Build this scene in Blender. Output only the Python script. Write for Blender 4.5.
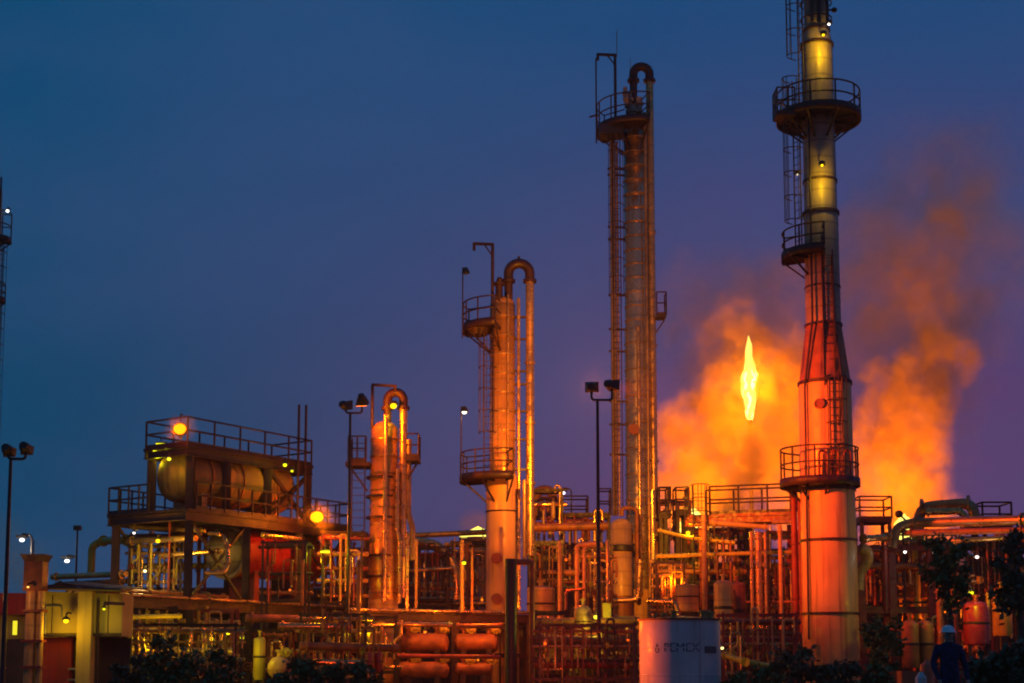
import bpy, bmesh, math, random
from mathutils import Vector, Matrix, noise as mnoise
R = math.radians
PI = math.pi
random.seed(7)
scene = bpy.context.scene
for o in list(bpy.data.objects):
    bpy.data.objects.remove(o)
COL = scene.collection

# ------------------------------------------------------------------ camera
FPX, TILT, CAMZ, HORIZ = 1500.0, R(6.5), 1.0, 672.0
SHIFT = (HORIZ - 341.5) - FPX * math.tan(TILT)
cd = bpy.data.cameras.new('camera')
cam = bpy.data.objects.new('camera', cd)
COL.objects.link(cam)
cam.location = (0, 0, CAMZ)
cam.rotation_euler = (R(90) + TILT, 0, 0)
cd.sensor_width = 36
cd.lens = FPX / 1024 * 36
cd.shift_y = SHIFT / 1024
cd.clip_end = 6000
scene.camera = cam

# ------------------------------------------------------------------ render settings
scene.render.engine = 'CYCLES'
cy = scene.cycles
cy.use_denoising = True
cy.max_bounces = 5
cy.diffuse_bounces = 2
cy.glossy_bounces = 2
cy.volume_bounces = 2
cy.sample_clamp_indirect = 3.0
cy.sample_clamp_direct = 0.0
cy.volume_max_steps = 256
cy.use_light_tree = True
cy.filter_width = 2.0
vs = scene.view_settings
vs.view_transform = 'Standard'
vs.look = 'None'
vs.exposure = 0.0
vs.gamma = 1.0

# ------------------------------------------------------------------ dusk sky
SUN_EL, SUN_AZ = R(1.0), R(250)
w = bpy.data.worlds.new('World')
scene.world = w
w.use_nodes = True
nt = w.node_tree
nt.nodes.clear()
def nd(tree, typ, **kw):
    n = tree.nodes.new(typ)
    for k, v in kw.items():
        setattr(n, k, v)
    return n
def math_node(tree, op, a, b=None, clamp=False):
    n = tree.nodes.new('ShaderNodeMath')
    n.operation = op
    n.use_clamp = clamp
    for i, s in enumerate((a, b)):
        if s is None:
            continue
        if hasattr(s, 'links') or hasattr(s, 'is_linked'):
            tree.links.new(s, n.inputs[i])
        else:
            n.inputs[i].default_value = s
    return n.outputs[0]
def mix_rgb(tree, fac, a, b, mode='MIX'):
    n = tree.nodes.new('ShaderNodeMix')
    n.data_type = 'RGBA'
    n.blend_type = mode
    for s, i in ((fac, 0), (a, 6), (b, 7)):
        if hasattr(s, 'is_linked'):
            tree.links.new(s, n.inputs[i])
        elif i == 0:
            n.inputs[0].default_value = s
        else:
            n.inputs[i].default_value = (*s, 1)
    return n.outputs[2]
def maprange(tree, v, a, b, c, d):
    n = tree.nodes.new('ShaderNodeMapRange')
    n.interpolation_type = 'SMOOTHSTEP'
    tree.links.new(v, n.inputs[0])
    for i, x in enumerate((a, b, c, d)):
        n.inputs[i + 1].default_value = x
    return n.outputs[0]
sky = nd(nt, 'ShaderNodeTexSky', sky_type='NISHITA', sun_disc=False)
sky.sun_elevation = SUN_EL
sky.sun_rotation = SUN_AZ
tc = nd(nt, 'ShaderNodeTexCoord')
sep = nd(nt, 'ShaderNodeSeparateXYZ')
nt.links.new(tc.outputs['Generated'], sep.inputs[0])
az = math_node(nt, 'ARCTAN2', sep.outputs[0], sep.outputs[1])     # 0 straight ahead, + to the right
nz = nd(nt, 'ShaderNodeTexNoise')
nz.inputs['Scale'].default_value = 3.5
nz.inputs['Detail'].default_value = 5
mp = nd(nt, 'ShaderNodeMapping')
mp.inputs['Scale'].default_value = (1, 1, 2.2)
nt.links.new(tc.outputs['Generated'], mp.inputs[0])
nt.links.new(mp.outputs[0], nz.inputs[0])
cloud = math_node(nt, 'SUBTRACT', nz.outputs[0], 0.5)
zc = math_node(nt, 'ADD', sep.outputs[2], math_node(nt, 'MULTIPLY', cloud, 0.10))
azc = math_node(nt, 'ADD', az, math_node(nt, 'MULTIPLY', cloud, 0.20))
SKY_TOP_L, SKY_TOP_R = (0.0, 0.068, 0.178), (0.004, 0.068, 0.205)
SKY_LOW_L, SKY_LOW_R = (0.0, 0.062, 0.152), (0.118, 0.048, 0.162)
fa = maprange(nt, azc, -0.36, 0.22, 0, 1)
top = mix_rgb(nt, fa, SKY_TOP_L, SKY_TOP_R)
low = mix_rgb(nt, fa, SKY_LOW_L, SKY_LOW_R)
fz = maprange(nt, zc, 0.06, 0.46, 0, 1)
grad = mix_rgb(nt, fz, low, top)
grad = mix_rgb(nt, maprange(nt, nz.outputs[0], 0.36, 0.70, 0, 0.40), grad, (0.040, 0.082, 0.215))
bg1 = nd(nt, 'ShaderNodeBackground')
nt.links.new(grad, bg1.inputs[0])
bg1.inputs[1].default_value = 1.0
bg2 = nd(nt, 'ShaderNodeBackground')
nt.links.new(sky.outputs[0], bg2.inputs[0])
bg2.inputs[1].default_value = 0.0006
add = nd(nt, 'ShaderNodeAddShader')
nt.links.new(bg1.outputs[0], add.inputs[0])
nt.links.new(bg2.outputs[0], add.inputs[1])
wo = nd(nt, 'ShaderNodeOutputWorld')
nt.links.new(add.outputs[0], wo.inputs[0])

# last afterglow: a very weak, wide sun
sl = bpy.data.lights.new('sun', 'SUN')
sl.energy = 0.03
sl.angle = R(12)
sl.color = (1.0, 0.75, 0.6)
so = bpy.data.objects.new('sun', sl)
COL.objects.link(so)
so.rotation_euler = (R(88), 0, R(70))

SODIUM = (1.0, 0.17, 0.003)
DEEP = (1.0, 0.095, 0.002)
YELLOW = (1.0, 0.62, 0.004)
LIME = (0.80, 0.74, 0.008)
COOL = (0.9, 0.95, 1.0)
FIRE = (1.0, 0.23, 0.002)

# ------------------------------------------------------------------ picture -> world helpers
def PT(px, py, d):
    u = (px - 512) / FPX
    v = ((341.5 - py) + SHIFT) / FPX
    dy = math.cos(TILT) - v * math.sin(TILT)
    dz = v * math.cos(TILT) + math.sin(TILT)
    t = d / dy
    return Vector((u * t, d, CAMZ + dz * t))
def ZZ(py, d):
    return PT(512, py, d).z
def MPX(d):
    return d / FPX

# ------------------------------------------------------------------ mesh builder
def perp(t):
    a = Vector((0, 0, 1)) if abs(t.z) < 0.9 else Vector((1, 0, 0))
    u = t.cross(a).normalized()
    return u, t.cross(u).normalized()
def fillet(pts, rad, k=5):
    pts = [Vector(p) for p in pts]
    out = [pts[0]]
    for i in range(1, len(pts) - 1):
        p0, p1, p2 = pts[i - 1], pts[i], pts[i + 1]
        d0, d1 = p0 - p1, p2 - p1
        rr = min(rad, d0.length * 0.49, d1.length * 0.49)
        a, b = p1 + d0.normalized() * rr, p1 + d1.normalized() * rr
        for j in range(k + 1):
            t = j / k
            out.append((1 - t) ** 2 * a + 2 * t * (1 - t) * p1 + t * t * b)
    out.append(pts[-1])
    return out
class MB:
    def __init__(s):
        s.v, s.f, s.sm, s.mi = [], [], [], []
    def face(s, idx, sm=False, mi=0):
        s.f.append(idx); s.sm.append(sm); s.mi.append(mi)
    def hull8(s, c, mi=0):
        n = len(s.v)
        s.v += [Vector(p) for p in c]
        for q in ((0, 3, 2, 1), (4, 5, 6, 7), (0, 1, 5, 4), (1, 2, 6, 5), (2, 3, 7, 6), (3, 0, 4, 7)):
            s.face([n + i for i in q], False, mi)
    def box(s, c, size, rz=0, mi=0):
        c = Vector(c)
        hx, hy, hz = (x / 2 for x in size)
        co, si = math.cos(rz), math.sin(rz)
        pts = []
        for z in (-hz, hz):
            for x, y in ((-hx, -hy), (hx, -hy), (hx, hy), (-hx, hy)):
                pts.append(c + Vector((x * co - y * si, x * si + y * co, z)))
        s.hull8(pts, mi)
        return s
    def bar(s, p0, p1, w=0.1, h=None, mi=0):
        h = h or w
        p0, p1 = Vector(p0), Vector(p1)
        t = (p1 - p0).normalized()
        u, v = perp(t)
        pts = []
        for p in (p0, p1):
            for x, y in ((-w, -h), (w, -h), (w, h), (-w, h)):
                pts.append(p + u * x / 2 + v * y / 2)
        s.hull8(pts, mi)
        return s
    def ibeam(s, p0, p1, w=0.2, h=0.25):
        p0, p1 = Vector(p0), Vector(p1)
        t = (p1 - p0).normalized()
        up = Vector((0, 0, 1)) if abs(t.z) < 0.9 else Vector((0, 1, 0))
        sd = t.cross(up).normalized()
        up = sd.cross(t).normalized()
        th = 0.035
        for (cy_, ww, hh) in ((h / 2 - th / 2, w, th), (-h / 2 + th / 2, w, th), (0, th, h - 2 * th)):
            pts = []
            for p in (p0, p1):
                for x, y in ((-ww, -hh), (ww, -hh), (ww, hh), (-ww, hh)):
                    pts.append(p + sd * x / 2 + up * (cy_ + y / 2))
            s.hull8(pts)
        return s
    def tube(s, path, r, n=12, cap=True, mi=0):
        path = [Vector(p) for p in path]
        m = len(path)
        rs = r if isinstance(r, (list, tuple)) else [r] * m
        t0 = (path[1] - path[0]).normalized()
        u, v = perp(t0)
        base = len(s.v)
        prev = t0
        for i, p in enumerate(path):
            if i == 0:
                t = t0
            elif i == m - 1:
                t = (path[i] - path[i - 1]).normalized()
            else:
                t = ((path[i] - path[i - 1]).normalized() + (path[i + 1] - path[i]).normalized())
                t = t.normalized() if t.length > 1e-6 else prev
            q = prev.rotation_difference(t)
            u = q @ u; v = q @ v
            prev = t
            for k in range(n):
                a = 2 * PI * k / n
                s.v.append(p + (u * math.cos(a) + v * math.sin(a)) * rs[i])
        for i in range(m - 1):
            for k in range(n):
                a, b = base + i * n + k, base + i * n + (k + 1) % n
                s.face([a, b, b + n, a + n], True, mi)
        if cap:
            for i, rev in ((0, True), (m - 1, False)):
                c = len(s.v)
                s.v += [x.copy() for x in s.v[base + i * n: base + i * n + n]]
                idx = list(range(c, c + n))
                s.face(idx[::-1] if rev else idx, False, mi)
        return s
    def lathe(s, origin, prof, axis=(0, 0, 1), n=28, mi=0, split=25):
        # prof: list of (r, h) along the axis; sharp profile corners get split vertices
        o = Vector(origin); ax = Vector(axis).normalized()
        u, v = perp(ax)
        segs = [[prof[0]]]
        for i in range(1, len(prof)):
            segs[-1].append(prof[i])
            if i < len(prof) - 1:
                a = Vector((prof[i][0] - prof[i-1][0], prof[i][1] - prof[i-1][1]))
                b = Vector((prof[i+1][0] - prof[i][0], prof[i+1][1] - prof[i][1]))
                if a.length > 1e-9 and b.length > 1e-9 and a.angle(b) > R(split):
                    segs.append([prof[i]])
        for sg in segs:
            base = len(s.v)
            for (r, h) in sg:
                for k in range(n):
                    a = 2 * PI * k / n
                    s.v.append(o + ax * h + (u * math.cos(a) + v * math.sin(a)) * max(r, 1e-4))
            for i in range(len(sg) - 1):
                for k in range(n):
                    a, b = base + i * n + k, base + i * n + (k + 1) % n
                    s.face([a, b, b + n, a + n], True, mi)
        return s
    def cyl(s, p0, p1, r, n=16, mi=0):
        return s.tube([p0, p1], r, n, True, mi)
    def flange(s, p, t, r, th=0.06, n=14):
        p, t = Vector(p), Vector(t).normalized()
        return s.tube([p - t * th / 2, p + t * th / 2], r, n)
    def ball(s, c, r, sc=(1, 1, 1), n=14, m=8, mi=0):
        c = Vector(c)
        base = len(s.v)
        for i in range(m + 1):
            ph = PI * i / m
            for k in range(n):
                a = 2 * PI * k / n
                s.v.append(c + Vector((r * sc[0] * max(math.sin(ph), 1e-3) * math.cos(a), r * sc[1] * max(math.sin(ph), 1e-3) * math.sin(a), r * sc[2] * math.cos(ph))))
        for i in range(m):
            for k in range(n):
                a, b = base + i * n + k, base + i * n + (k + 1) % n
                s.face([a, a + n, b + n, b], True, mi)
        return s
    def ring(s, c, r, rr, a0=0, a1=360, n=28, axis=None, k=8):
        c = Vector(c)
        pts = []
        for i in range(n + 1):
            a = R(a0 + (a1 - a0) * i / n)
            if axis is None:
                pts.append(c + Vector((math.cos(a) * r, math.sin(a) * r, 0)))
            else:
                u, v = perp(Vector(axis).normalized())
                pts.append(c + (u * math.cos(a) + v * math.sin(a)) * r)
        return s.tube(pts, rr, k)
    def sector(s, c, r0, r1, z0, z1, a0, a1, n=24):
        c = Vector(c)
        for i in range(n):
            aa, ab = R(a0 + (a1 - a0) * i / n), R(a0 + (a1 - a0) * (i + 1) / n)
            pts = []
            for z in (z0, z1):
                for (r, a) in ((r0, aa), (r1, aa), (r1, ab), (r0, ab)):
                    pts.append(Vector((c.x + r * math.cos(a), c.y + r * math.sin(a), z)))
            n0 = len(s.v)
            s.v += pts
            s.face([n0, n0 + 3, n0 + 2, n0 + 1]); s.face([n0 + 4, n0 + 5, n0 + 6, n0 + 7])
            s.face([n0 + 1, n0 + 2, n0 + 6, n0 + 5], True); s.face([n0, n0 + 4, n0 + 7, n0 + 3], True)
            if i == 0:
                s.face([n0, n0 + 1, n0 + 5, n0 + 4])
            if i == n - 1:
                s.face([n0 + 2, n0 + 3, n0 + 7, n0 + 6])
        return s
    def build(s, name, mats, parent=None, loc=None):
        if parent is not None:
            org = world_loc(parent)
        else:
            org = Vector(loc) if loc is not None else Vector((0, 0, 0))
        me = bpy.data.meshes.new(name)
        me.from_pydata([tuple(p - org) for p in s.v], [], s.f)
        me.polygons.foreach_set('use_smooth', s.sm)
        if not isinstance(mats, (list, tuple)):
            mats = [mats]
        for m in mats:
            me.materials.append(m)
        me.polygons.foreach_set('material_index', s.mi)
        me.update()
        ob = bpy.data.objects.new(name, me)
        COL.objects.link(ob)
        if parent is not None:
            ob.parent = parent
        else:
            ob.location = org
        return ob
def world_loc(o):
    l = Vector((0, 0, 0))
    while o is not None:
        l = l + Vector(o.location); o = o.parent
    return l
def tag(o, label=None, cat=None, group=None, kind=None):
    if label: o['label'] = label
    if cat: o['category'] = cat
    if group: o['group'] = group
    if kind: o['kind'] = kind
    return o
def thing(name, label, cat, loc, group=None):
    o = bpy.data.objects.new(name, None)
    o.empty_display_size = 0.3
    COL.objects.link(o)
    o.location = loc
    return tag(o, label, cat, group)

# ------------------------------------------------------------------ materials
def material(name, col, rough=0.5, metal=0.0, var=0.25, scale=1.2, streak=0.0, streak_col=(0.10, 0.035, 0.015), band=0.0, bump=0.0):
    m = bpy.data.materials.new(name)
    m.use_nodes = True
    t = m.node_tree
    b = t.nodes['Principled BSDF']
    tcn = nd(t, 'ShaderNodeTexCoord')
    n1 = nd(t, 'ShaderNodeTexNoise')
    n1.inputs['Scale'].default_value = scale
    n1.inputs['Detail'].default_value = 6
    t.links.new(tcn.outputs['Object'], n1.inputs[0])
    f = maprange(t, n1.outputs[0], 0.3, 0.7, 0, 1)
    dark = tuple(c * (1 - var) for c in col)
    lite = tuple(min(1, c * (1 + var)) for c in col)
    c = mix_rgb(t, f, dark, lite)
    if streak > 0:
        mp_ = nd(t, 'ShaderNodeMapping')
        mp_.inputs['Scale'].default_value = (5.0, 5.0, 0.25)
        t.links.new(tcn.outputs['Object'], mp_.inputs[0])
        n2 = nd(t, 'ShaderNodeTexNoise')
        n2.inputs['Scale'].default_value = 1.0
        n2.inputs['Detail'].default_value = 7
        t.links.new(mp_.outputs[0], n2.inputs[0])
        c = mix_rgb(t, maprange(t, n2.outputs[0], 0.5, 0.72, 0, streak), c, streak_col)
    if band > 0:
        wv = nd(t, 'ShaderNodeTexWave', bands_direction='Z')
        wv.inputs['Scale'].default_value = 0.45
        wv.inputs['Distortion'].default_value = 0.0
        t.links.new(tcn.outputs['Object'], wv.inputs[0])
        c = mix_rgb(t, maprange(t, wv.outputs['Fac'], 0.93, 0.99, 0, band), c, tuple(x * 0.35 for x in col))
    t.links.new(c, b.inputs['Base Color'])
    rr = nd(t, 'ShaderNodeTexNoise')
    rr.inputs['Scale'].default_value = scale * 4
    t.links.new(tcn.outputs['Object'], rr.inputs[0])
    t.links.new(maprange(t, rr.outputs[0], 0.3, 0.7, max(0.05, rough - 0.12), min(1, rough + 0.15)), b.inputs['Roughness'])
    b.inputs['Metallic'].default_value = metal
    if bump > 0:
        bn = nd(t, 'ShaderNodeBump')
        bn.inputs['Strength'].default_value = bump
        t.links.new(rr.outputs[0], bn.inputs['Height'])
        t.links.new(bn.outputs[0], b.inputs['Normal'])
    return m
def emitter(name, col, strength, spot=False):
    m = bpy.data.materials.new(name)
    m.use_nodes = True
    t = m.node_tree
    t.nodes.clear()
    e = nd(t, 'ShaderNodeEmission')
    e.inputs[0].default_value = (*col, 1)
    e.inputs[1].default_value = strength
    o = nd(t, 'ShaderNodeOutputMaterial')
    t.links.new(e.outputs[0], o.inputs[0])
    return m
M = {}
M['steel'] = material('dark_oxide_steel', (0.024, 0.0055, 0.002), 0.55, 0.0, 0.4, 2.0)
M['black'] = material('black_painted_steel', (0.015, 0.01, 0.009), 0.5, 0.0, 0.3, 2.0)
M['red'] = material('red_steel_with_shade', (0.2, 0.022, 0.008), 0.5, 0.0, 0.35, 1.5, 0.5, (0.07, 0.02, 0.015))  # red paint that also carries the saturated dark red of the shade
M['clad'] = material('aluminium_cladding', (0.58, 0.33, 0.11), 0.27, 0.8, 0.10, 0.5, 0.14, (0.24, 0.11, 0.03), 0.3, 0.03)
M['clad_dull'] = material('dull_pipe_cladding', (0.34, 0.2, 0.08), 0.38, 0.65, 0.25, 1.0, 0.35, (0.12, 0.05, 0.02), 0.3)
M['rust'] = material('rusty_pipe', (0.25, 0.08, 0.018), 0.55, 0.1, 0.4, 2.2, 0.5)
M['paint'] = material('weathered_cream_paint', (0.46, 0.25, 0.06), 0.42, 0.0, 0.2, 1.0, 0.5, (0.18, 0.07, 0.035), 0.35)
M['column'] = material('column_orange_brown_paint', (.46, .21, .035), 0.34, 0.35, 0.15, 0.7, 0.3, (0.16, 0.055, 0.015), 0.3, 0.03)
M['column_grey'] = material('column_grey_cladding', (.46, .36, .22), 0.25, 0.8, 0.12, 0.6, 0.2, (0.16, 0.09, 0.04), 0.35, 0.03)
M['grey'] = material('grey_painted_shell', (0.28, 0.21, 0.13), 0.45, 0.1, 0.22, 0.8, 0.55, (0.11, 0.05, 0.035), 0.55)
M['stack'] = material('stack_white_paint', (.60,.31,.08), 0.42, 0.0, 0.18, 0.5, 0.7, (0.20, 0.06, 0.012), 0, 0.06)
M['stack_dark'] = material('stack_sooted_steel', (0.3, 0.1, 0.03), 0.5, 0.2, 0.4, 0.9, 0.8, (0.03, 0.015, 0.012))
M['white'] = material('white_tank_paint', (0.56, 0.55, 0.49), 0.42, 0.0, 0.14, 0.9, 0.55, (0.34, 0.22, 0.13), 0, 0.05)
M['lettering'] = material('faded_dark_lettering', (0.07, 0.075, 0.08), 0.5, 0.0, 0.12, 3.0)
M['brown'] = material('brown_vessel_paint', (.20, .095, .025), 0.75, 0.0, 0.35, 1.3, 0.75, (0.05, 0.018, 0.008), 0, 0.1)
M['yellow'] = material('yellow_plant_paint', (0.44, 0.31, 0.012), 0.45, 0.0, 0.2, 1.3, 0.4)
M['vessel_red'] = material('red_vessel_paint', (0.26, 0.012, 0.007), 0.35, 0.0, 0.2, 1.2, 0.3, (0.1, 0.01, 0.01))
M['stucco'] = material('ochre_stucco', (0.42, 0.28, 0.07), 0.85, 0.0, 0.18, 1.0, 0.35, (0.20, 0.13, 0.07), 0, 0.3)
M['red_wall'] = material('red_painted_wall', (0.30, 0.018, 0.016), 0.7, 0.0, 0.25, 1.1, 0.4, (0.08, 0.01, 0.01))
M['roof'] = material('dark_roof_sheet', (0.05, 0.022, 0.015), 0.6, 0.0, 0.3, 1.0)
M['concrete'] = material('concrete', (0.26, 0.25, 0.23), 0.85, 0.0, 0.2, 0.8, 0.3, (0.12, 0.10, 0.08), 0, 0.3)
M['galv'] = material('galvanised_steel', (0.3, 0.26, 0.22), 0.4, 0.6, 0.2, 3.0)
M['ground'] = material('oily_gravel', (0.060, 0.052, 0.045), 0.9, 0.0, 0.4, 0.35, 0, bump=0.5)
M['cladding'] = material('corrugated_shed_wall', (0.055, 0.018, 0.01), 0.6, 0.0, 0.3, 0.5, 0.6, (0.03, 0.012, 0.01))
M['bark'] = material('bark', (0.07, 0.05, 0.035), 0.9, 0.0, 0.3, 5.0)
M['glassdark'] = material('flood_glass', (0.05, 0.055, 0.06), 0.15, 0.0, 0.1, 3.0)
M['orange'] = material('orange_plastic', (0.65, 0.10, 0.02), 0.4, 0.0, 0.15, 3.0)
def leafmat(name, a, b):
    m = bpy.data.materials.new(name)
    m.use_nodes = True
    t = m.node_tree
    bs = t.nodes['Principled BSDF']
    tcn = nd(t, 'ShaderNodeTexCoord')
    n1 = nd(t, 'ShaderNodeTexNoise')
    n1.inputs['Scale'].default_value = 3.0
    t.links.new(tcn.outputs['Object'], n1.inputs[0])
    t.links.new(mix_rgb(t, maprange(t, n1.outputs[0], 0.35, 0.65, 0, 1), a, b), bs.inputs['Base Color'])
    bs.inputs['Roughness'].default_value = 0.55
    return m
M['leaf'] = leafmat('leaf_green', (0.050, 0.085, 0.015), (0.11, 0.15, 0.025))
M['leaf_dry'] = leafmat('leaf_olive', (0.055, 0.055, 0.018), (0.12, 0.10, 0.035))
LENS = {}
def lens_mat(col, st):
    k = (col, st)
    if k not in LENS:
        LENS[k] = emitter('lit_lens', col, st)
    return LENS[k]

# ------------------------------------------------------------------ part builders
def railing(mb, pts, h=1.05, gap=1.3, r=0.036, closed=False):
    pts = [Vector(p) for p in pts]
    if closed:
        pts = pts + [pts[0]]
    for zz_ in (h, h * 0.52):
        mb.tube([p + Vector((0, 0, zz_)) for p in pts], r, 6)
    for i in range(len(pts) - 1):
        a, b = pts[i], pts[i + 1]
        n = max(1, round((b - a).length / gap))
        for k in range(n + (1 if i == len(pts) - 2 else 0)):
            p = a.lerp(b, k / n)
            mb.tube([p, p + Vector((0, 0, h))], r * 1.1, 6)
        mb.bar(a + Vector((0, 0, 0.07)), b + Vector((0, 0, 0.07)), 0.02, 0.14)
def arc_pts(c, r, z, a0, a1, n):
    return [Vector((c.x + r * math.cos(R(a0 + (a1 - a0) * i / n)), c.y + r * math.sin(R(a0 + (a1 - a0) * i / n)), z)) for i in range(n + 1)]
def round_platform(root, c, z, r0, r1, a0, a1, h=1.05, mat=None, rail_mat=None, drop=0.0):
    mat = mat or M['steel']; rail_mat = rail_mat or M['steel']
    d = MB()
    d.sector(c, r0, r1, z - 0.07, z, a0, a1)
    d.sector(c, r1 - 0.03, r1 + 0.02, z - 0.20, z + 0.14, a0, a1)
    nb = max(2, round(abs(a1 - a0) / 45))
    for i in range(nb + 1):
        a = R(a0 + (a1 - a0) * i / nb)
        e = Vector((math.cos(a), math.sin(a), 0))
        p = Vector((c.x, c.y, 0)) + e * r0
        q = Vector((c.x, c.y, 0)) + e * (r1 - 0.05)
        zt = z - 0.13
        d.bar(Vector((p.x, p.y, zt)), Vector((q.x, q.y, zt)), 0.08, 0.12)
        d.bar(Vector((p.x, p.y, zt - (r1 - r0) * 0.8)), Vector((q.x, q.y, zt)), 0.07)
    d.build('deck', mat, root)
    g = MB()
    n = max(6, round(abs(a1 - a0) / 12))
    full = abs(a1 - a0) > 355
    path = arc_pts(c, r1 - 0.03, z, a0, a1, n)
    for hh in (h, h * 0.52):
        p2 = [p + Vector((0, 0, hh)) for p in path]
        if not full:
            for e, i in ((a0, 0), (a1, -1)):
                q = Vector((c.x + (r0 + .05) * math.cos(R(e)), c.y + (r0 + .05) * math.sin(R(e)), z + hh))
                p2 = [q] + p2 if i == 0 else p2 + [q]
        g.tube(p2, 0.036, 6)
    m = max(3, round(abs(R(a1 - a0)) * r1 / 1.0))
    for i in range(m + 1):
        a = R(a0 + (a1 - a0) * i / m)
        p = Vector((c.x + (r1 - .03) * math.cos(a), c.y + (r1 - .03) * math.sin(a), z))
        g.tube([p, p + Vector((0, 0, h))], 0.04, 6)
    g.build('railing', rail_mat, root)
def ladder(root, p, z0, z1, face, cage=True, w=0.45, mat=None, cage_from=None):
    mat = mat or M['steel']
    p = Vector((p[0], p[1], 0))
    f = Vector((face[0], face[1], 0)).normalized()
    s = Vector((-f.y, f.x, 0))
    mb = MB()
    for sg in (-1, 1):
        q = p + s * (w / 2 * sg)
        mb.tube([q + Vector((0, 0, z0)), q + Vector((0, 0, z1))], 0.032, 6)
    n = int((z1 - z0) / 0.32)
    for i in range(n):
        z = z0 + 0.2 + i * 0.32
        mb.tube([p + s * (w / 2) + Vector((0, 0, z)), p - s * (w / 2) + Vector((0, 0, z))], 0.016, 5)
    ob = mb.build('ladder', mat, root)
    if cage:
        cg = MB()
        zc0 = cage_from if cage_from is not None else z0 + 2.0
        rad = 0.40
        k = max(2, int((z1 - zc0) / 0.9))
        for i in range(k + 1):
            z = zc0 + (z1 - zc0) * i / k
            pts = []
            for j in range(9):
                a = PI * j / 8
                pts.append(p + s * (rad * math.cos(a)) + f * (rad * 1.5 * math.sin(a)) + Vector((0, 0, z)))
            cg.tube(pts, 0.024, 5)
        for j in (1, 3, 4, 5, 7):
            a = PI * j / 8
            q = p + s * (rad * math.cos(a)) + f * (rad * 1.5 * math.sin(a))
            cg.tube([q + Vector((0, 0, zc0)), q + Vector((0, 0, z1))], 0.018, 5)
        cg.build('cage', mat, ob)
def dome(r, h, depth=0.5, k=6):
    return [(r * math.cos(PI / 2 * i / k), h + r * depth * math.sin(PI / 2 * i / k)) for i in range(k + 1)]
def valve_mb(mb, p, t, r):
    p, t = Vector(p), Vector(t).normalized()
    mb.tube([p - t * r * 2.2, p - t * r * 1.2, p, p + t * r * 1.2, p + t * r * 2.2], [r * 1.1, r * 1.3, r * 1.9, r * 1.3, r * 1.1], 10)
    for sg in (-1, 1):
        mb.flange(p + t * r * 2.3 * sg, t, r * 1.9, r * 0.5, 10)
    out = Vector((0, -1, 0)) if abs(t.y) < 0.8 else Vector((0, 0, 1))
    mb.cyl(p, p + out * r * 4.5, r * 0.45, 6)
    mb.ring(p + out * r * 4.5, r * 1.9, r * 0.28, 0, 360, 12, out, 5)
    return mb
LAMP = 0.42
HAZE = 0.0008
def point_light(parent, pos, col, power, rad=0.12, spot=None, target=None, blend=0.6):
    l = bpy.data.lights.new('bulb', 'SPOT' if spot else 'POINT')
    l.energy = power * LAMP
    l.color = col
    l.shadow_soft_size = rad
    o = bpy.data.objects.new('bulb', l)
    COL.objects.link(o)
    if spot:
        l.spot_size = R(spot); l.spot_blend = blend
        o.rotation_euler = (Vector(target) - Vector(pos)).to_track_quat('-Z', 'Y').to_euler()
    if parent is not None:
        o.parent = parent
        o.location = Vector(pos) - world_loc(parent)
    else:
        o.location = pos
    return o

# work light: a small shaded lamp with a bracket
def work_light(label, px, py, d, col, strength, size=0.16, power=0.0, off=(0, -0.35, -0.05), group=None, long=False, bracket=True, cat='work light', square=False):
    p = PT(px, py, d)
    t = thing('work_light', label, cat, p, group)
    h = MB()
    if square:
        h.lathe(p + Vector((0, size * .2, 0)), [(size * .95, 0), (size * 1.0, .02), (size * .8, size * .35), (size * .4, size * .7), (0, size * .75)], (0, 1, 0), 18)
        h.box(p + Vector((0, size * .6, -size * .9)), (size * .3, size * .3, size * .8))
    elif long:
        h.box(p + Vector((0, 0.06, size * 0.45)), (size * 3.2, size * 0.9, size * 0.5))
    else:
        h.lathe(p + Vector((0, 0, size * 0.35)), [(size * 1.15, 0), (size * 1.1, size * 0.2), (size * 0.55, size * 0.75), (size * 0.3, size * 0.8), (0, size * 0.82)], n=14)
    if bracket:
        h.tube(fillet([p + Vector((0, 0, size * 1.1)), p + Vector((0, 0.05, size * 2.2)), p + Vector((0, 0.5, size * 2.2))], 0.1), 0.03, 6)
    h.build('housing', M['black'], t)
    l = MB()
    if square:
        l.ball(p + Vector((0, -.02, 0)), size * .78, (1.1, .6, .95), 16, 10)
    elif long:
        l.box(p + Vector((0, 0, 0)), (size * 3.0, size * 0.8, size * 0.42))
    else:
        l.ball(p, size * .7, (1, 1, 0.85), 12, 8)
    l.build('lens', lens_mat(col, strength), t)
    if power > 0:
        point_light(t, p + Vector(off) * (1 + size), col, power, 0.15)
    return t

# a pipe run: one mesh, elbows rounded, flanges at the joints
def pipe(label, pts, r, mat='clad_dull', name='process_pipe', fil=None, flanges=True, cat='pipe', group=None, n=12, drop=False):
    w_ = [p if isinstance(p, Vector) else PT(*p) for p in pts]
    mb = MB()
    mb.tube(fillet(w_, fil if fil is not None else r * 3.5), r, n)
    if flanges:
        for i in range(len(w_) - 1):
            a, b = w_[i], w_[i + 1]
            L = (b - a).length
            if L < r * 9:
                continue
            t = (b - a).normalized()
            for q in ((0.06, 0.94) if L < 6 else (0.04, 0.36, 0.68, 0.96)):
                mb.flange(a.lerp(b, q), t, r * 1.5, max(0.05, r * 0.4), n)
    low = min(w_, key=lambda q: q.z)
    o = mb.build(name, M[mat], None, low)
    return tag(o, label, cat, group)

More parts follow.
